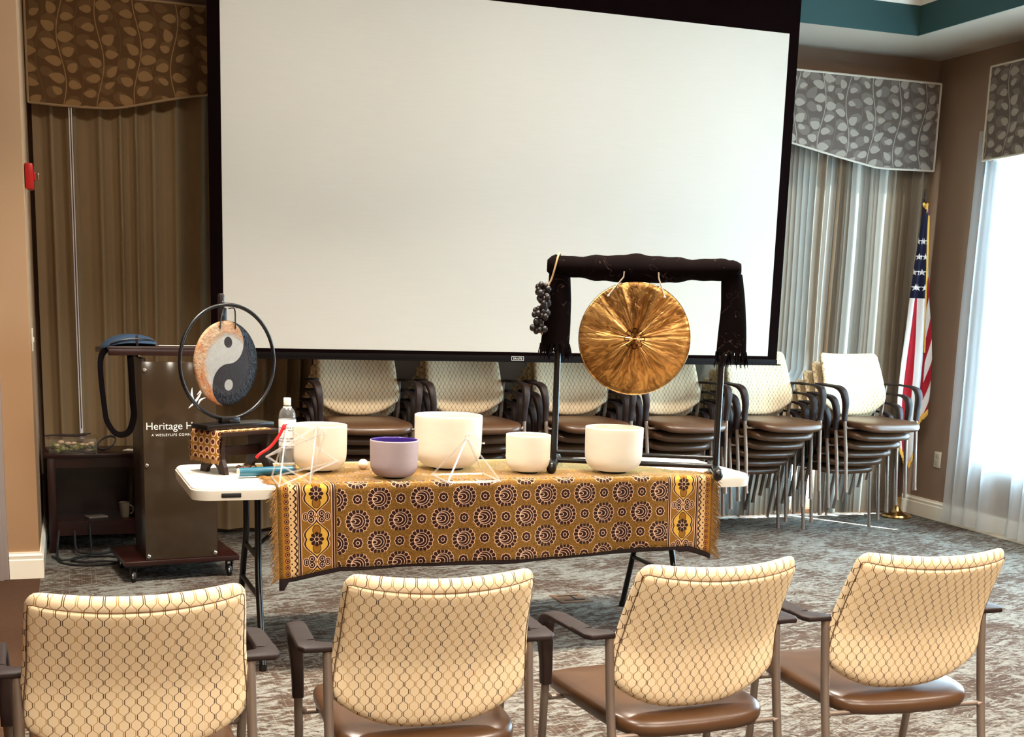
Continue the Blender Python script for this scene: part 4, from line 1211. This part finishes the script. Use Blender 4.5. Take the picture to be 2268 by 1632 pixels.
# terrarium box
tr = thing('terrarium', (-.012, 7.45, .5575), R(2), 'low clear box of green moss and pale stones on the side table', 'terrarium')
m = MB(); w, dp, hh = .25, .13, .078
for a, b, c, d_ in ((0, -dp/2, w, .003), (0, dp/2, w, .003), (-w/2, 0, .003, dp), (w/2, 0, .003, dp)): m.box((a, b, hh/2), (c, d_, hh))
m.build('glass_box', M_clear, tr, smooth=False)
M_moss = plain('moss', (104, 104, 40), .9, var=.5, scale=60); M_peb = plain('pale_stone', (206, 172, 140), .7, var=.2, scale=40)
random.seed(11); m = MB()
for i in range(70): m.ball((random.uniform(-.115, .115), random.uniform(-.055, .055), .012+random.uniform(0, .028)), random.uniform(.010, .017), 8, 6, (1, 1, .8))
tag(m.build('moss', M_moss, tr), kind='stuff')
for i in range(14): MB().ball((random.uniform(-.11, .115), random.uniform(-.066, .0), random.uniform(.012, .055)), random.uniform(.008, .014), 10, 6, (1.3, 1, .8)).build('pebble', M_peb, tr)
m = MB(); m.box((-.005, 0, hh+.004), (.27, .145, .008), bev=.002); m.build('lid', M_clear, tr)
m = MB(); m.tube(smoothpath([(-.14, 0, 0), (-.07, .0, .004), (.0, .002, .001), (.07, 0, .006), (.105, 0, .012)], 5), [.004]*6+[.0075]*11+[.004]*4, 8)
tag(m.build('twig', plain('dark_bark', (40, 22, 16), .8), loc=(-.02, 7.45, .6475)), 'dark stick lying across the lid of the mossy clear box', 'stick')
m = MB(); P = []
for k in range(60):
    t = k/59*2*math.pi*2; P.append((.050*math.cos(t), .034*math.sin(t), .046+.040*math.sin(t+.6)*(.8+.2*k/59)))
m.tube(P, .0042, 8)
tag(m.build('cable_coil', M_rubber, loc=(.168, 7.46, .5575)), 'coil of black cable beside the mossy clear box', 'cable')
m = MB(); m.box((0, 0, .002), (.10, .07, .0025)); o = m.build('paper_slip', plain('note_paper', (222, 214, 200), .8), loc=(.315, 7.475, .558), rz=R(-24)); tag(o, 'white slip of paper lying on the side table near the lectern', 'paper')
# cables on the floor
m = MB()
def cable(pts, r=.006): m.tube(smoothpath(pts, 8), r, 8)
cable([(-.10, 7.28, .14), (-.11, 7.20, .05), (-.10, 7.08, .008), (-.02, 6.98, .007), (.10, 6.96, .007), (.22, 7.00, .007), (.26, 7.08, .007), (.18, 7.17, .007), (.05, 7.20, .008), (-.04, 7.12, .010), (.02, 7.03, .010), (.13, 7.02, .014), (.24, 6.98, .009), (.30, 6.95, .007)])
cable([(.06, 7.35, .16), (.065, 7.28, .04), (.05, 7.18, .020), (.0, 7.10, .019), (-.08, 7.06, .018), (-.10, 7.14, .009), (-.14, 7.22, .007)])
cable([(-.02, 7.32, .13), (-.01, 7.26, .03), (.05, 7.22, .021), (.12, 7.26, .008), (.2, 7.33, .007), (.22, 7.28, .008), (.30, 7.20, .007), (.33, 7.06, .007)])
tag(m.build('power_cable', M_rubber), 'tangle of black cables on the carpet under the side table', 'cable')

# ------------------------------------------------------------------ flag in the corner
fl = thing('flag_on_pole', (5.62, 7.62, 0), 0, 'American flag with gold fringe on a pole in the far corner', 'flag')
m = MB(); m.lathe([(0, 0), (.105, 0), (.108, .010), (.10, .022), (.06, .032), (.034, .05), (.024, .08), (.021, .13), (.021, .15), (0, .15)], 36); m.build('base', M_brass, fl)
m = MB(); m.tube([(0, 0, .14), (0, 0, 2.20)], .012, 14); m.build('pole', wood('flag_pole', (44, 16, 10), (78, 34, 22), .3), fl)
m = MB(); m.lathe([(0, 2.20), (.014, 2.20), (.016, 2.21), (.008, 2.22), (.005, 2.24), (.004, 2.30), (0, 2.305)], 14); m.build('finial', M_black, fl)
LEFT = [(2.17, -.022), (1.95, -.042), (1.75, -.062), (1.56, -.082), (1.35, -.100), (1.12, -.122), (.9, -.130), (.72, -.120), (.55, -.085), (.42, -.045)]
RIGHT = [(2.17, .020), (1.9, .040), (1.56, .075), (1.3, .115), (1.12, .135), (.9, .14), (.70, .130), (.42, .10)]
zb_ = lambda q: interp(q, [(0, .52), (.2, .44), (.45, .40), (.62, .52), (.75, .66), (.85, .74), (1, .78)])
LEFT = LEFT[::-1]; RIGHT = RIGHT[::-1]
def flag_pt(q, b):
    z = zb_(q)+(2.165-zb_(q))*b; z1 = max(z, .42)
    l, r_ = interp(z1, LEFT), interp(z1, RIGHT); w = r_-l
    x = l+w*q
    y = -.030-.9*w*(.10+.14*math.sin(q*math.pi))-.018*min(1, (2.165-z)*2)*math.sin(q*13+1.2*math.sin(z*2))
    return (x, y, z)
m = MB(); m.grid(lambda a, b: flag_pt(a, b), 72, 60, lambda a, b: (a, flag_pt(a, b)[2])); m.build('flag', M_flag, fl, ang=80, solid=.002)
m = MB(); fp = [Vector(flag_pt(.80-.05*(k/30), .97-.62*k/30))+Vector((0, -.008, 0)) for k in range(31)]
m.tube(fp, [(.005+.007*math.sin(math.pi*min(1, k/26)), .003) for k in range(31)], 8, up=(0, -1, 0))
for q0, q1 in ((0, .55), (.72, 1)):
    m.grid(lambda a, b: tuple(Vector(flag_pt(q0+(q1-q0)*a, 0))+Vector((.004*math.sin(a*60), -.003, -.045*b+.01))), 40, 3)
m.build('gold_fringe', M_goldfringe, fl, ang=80, solid=.003)
m = MB(); m.ball((0, -.014, 2.19), .015, 12, 8, (1, .8, 1)); m.ball((-.015, -.018, 2.20), .010, 10, 8, (1, .7, 1.3)); m.ball((.015, -.018, 2.197), .010, 10, 8, (1, .7, 1.3)); m.tube([(0, -.03, 2.19), (.004, -.034, 2.10)], [.012, .007], 10); m.build('bow', M_goldfringe, fl)

# ------------------------------------------------------------------ wall fittings and floor box
al = thing('mounted_fire_alarm', (-.190, 6.86, 1.93), 0, 'red fire alarm with a clear strobe on the left wall edge', 'alarm')
m = MB(); m.box((.022, 0, .06), (.040, .115, .125), bev=.010); m.box((.046, 0, .062), (.012, .05, .04), bev=.004); m.build('housing', M_red, al)
m = MB(); m.box((.060, -.004, .064), (.022, .036, .030), bev=.008); m.build('strobe', mat_glass('strobe_lens', 1.5, lin(240, 236, 226), .15), al)
lo = thing('light_switch', (-.190, 6.95, 1.14), 0, 'white switch plate on the side of the left wall', 'switch')
m = MB(); m.box((.003, 0, .055), (.006, .075, .115), bev=.002); m.build('plate', M_ivory, lo); m = MB(); m.box((.008, 0, .055), (.006, .012, .025), bev=.001); m.build('toggle', M_ivory, lo)
ou = thing('wall_outlet', (5.84, 7.495, .375), 0, 'ivory wall outlet plate low on the right wall', 'outlet')
m = MB(); m.box((-.003, 0, .057), (.006, .072, .115), bev=.002); m.build('plate', M_ivory, ou)
m = MB(); m.box((-.007, 0, .082), (.004, .034, .030), bev=.003); m.box((-.007, 0, .032), (.004, .034, .030), bev=.003); m.build('socket', plain('ivory_socket', (190, 178, 158), .4), ou)
fb = thing('floor_box', (2.335, 5.735, 0), R(2), 'brown floor outlet box lid set in the carpet in front of the table', 'floor box')
m = MB(); m.box((0, 0, .002), (.17, .17, .006), bev=.002); m.build('lid', plain('brown_plate', (104, 80, 62), .5), fb)
m = MB(); m.box((0, .045, .0055), (.11, .010, .003)); m.box((0, -.045, .0055), (.11, .010, .003)); m.box((.012, 0, .0055), (.010, .085, .003)); m.build('slot', M_rubber, fb, smooth=False)

# ------------------------------------------------------------------ light
w = bpy.data.worlds.new('world'); S.world = w; w.use_nodes = True
bgn = w.node_tree.nodes['Background']; bgn.inputs[0].default_value = (.60, .84, 1.0, 1); bgn.inputs[1].default_value = 26.0
def area(name, loc, size, power, col, rot=(0, 0, 0), shape='DISK', sy=None, spread=180):
    l = bpy.data.lights.new(name, 'AREA'); l.energy = power; l.color = col; l.shape = shape; l.size = size; l.spread = R(spread)
    if sy: l.size_y = sy
    o = bpy.data.objects.new(name, l); COL.objects.link(o); o.location = loc; o.rotation_euler = rot; return o
WARM = (1.0, .91, .78)
for y, p, sp in ((-.9, 118, 150), (1.9, 50, 135), (4.75, 60, 112)):
    for x in (.4, 2.4, 4.4):
        area('ceiling_lamp', (x, y, 3.53), .4, p*(.6 if x > 4 else 1), WARM, spread=sp)
for x in (.9, 2.45, 4.0):                         # unseen lamps added to brighten the upper screen
    area('screen_fill_lamp', (x, 5.35, 3.52), .3, 13, WARM, rot=(R(38), 0, 0), spread=125)
def portal(loc, sx, sy, rot):
    o = area('window_portal', loc, sx, 1, (1, 1, 1), rot, 'RECTANGLE', sy); o.data.cycles.is_portal = True
portal((WX+.12, (RW[0]+RW[1])/2, (RW[2]+RW[3])/2), RW[1]-RW[0], RW[3]-RW[2], (R(90), 0, R(90)))
portal(((BW[0]+BW[1])/2, WY+.13, (BW[2]+BW[3])/2), BW[1]-BW[0], BW[3]-BW[2], (R(-90), 0, 0))
sun = bpy.data.lights.new('sun', 'SUN'); sun.energy = 75; sun.angle = R(.6); sun.color = (1, .95, .88)
so = bpy.data.objects.new('sun', sun); COL.objects.link(so)
el = R(31); az = Vector((.567, -.824, 0)); dirv = Vector((az.x*math.cos(el), az.y*math.cos(el), -math.sin(el)))
so.rotation_euler = dirv.to_track_quat('-Z', 'Y').to_euler(); so.location = (3, 10, 3)

# ------------------------------------------------------------------ camera
yaw, pitch, roll, ch, f, px, pyy = 0.3375463, 0.1920018, -0.0310524, 1.4812186, 2793.87667, 1135.07867, 1201.61528
F = Vector((math.sin(yaw)*math.cos(pitch), math.cos(yaw)*math.cos(pitch), -math.sin(pitch))); Rt = Vector((math.cos(yaw), -math.sin(yaw), 0)); Dn = F.cross(Rt)
c_, s_ = math.cos(roll), math.sin(roll); R2 = Rt*c_+Dn*s_; D2 = Dn*c_-Rt*s_
cam = bpy.data.cameras.new('camera'); co = bpy.data.objects.new('camera', cam); COL.objects.link(co)
Mc = Matrix((R2, -D2, -F)).transposed().to_4x4(); Mc.translation = (0, 0, ch); co.matrix_world = Mc
cam.sensor_fit = 'HORIZONTAL'; cam.sensor_width = 36; cam.lens = 36*f/2268
cam.shift_x = -(px-1134)/2268; cam.shift_y = (pyy-816)/2268; cam.clip_start = .05
S.camera = co
vs = S.view_settings; vs.view_transform = 'Standard'; vs.look = 'None'; vs.gamma = 1; vs.exposure = 0.57; vs.use_curve_mapping = False
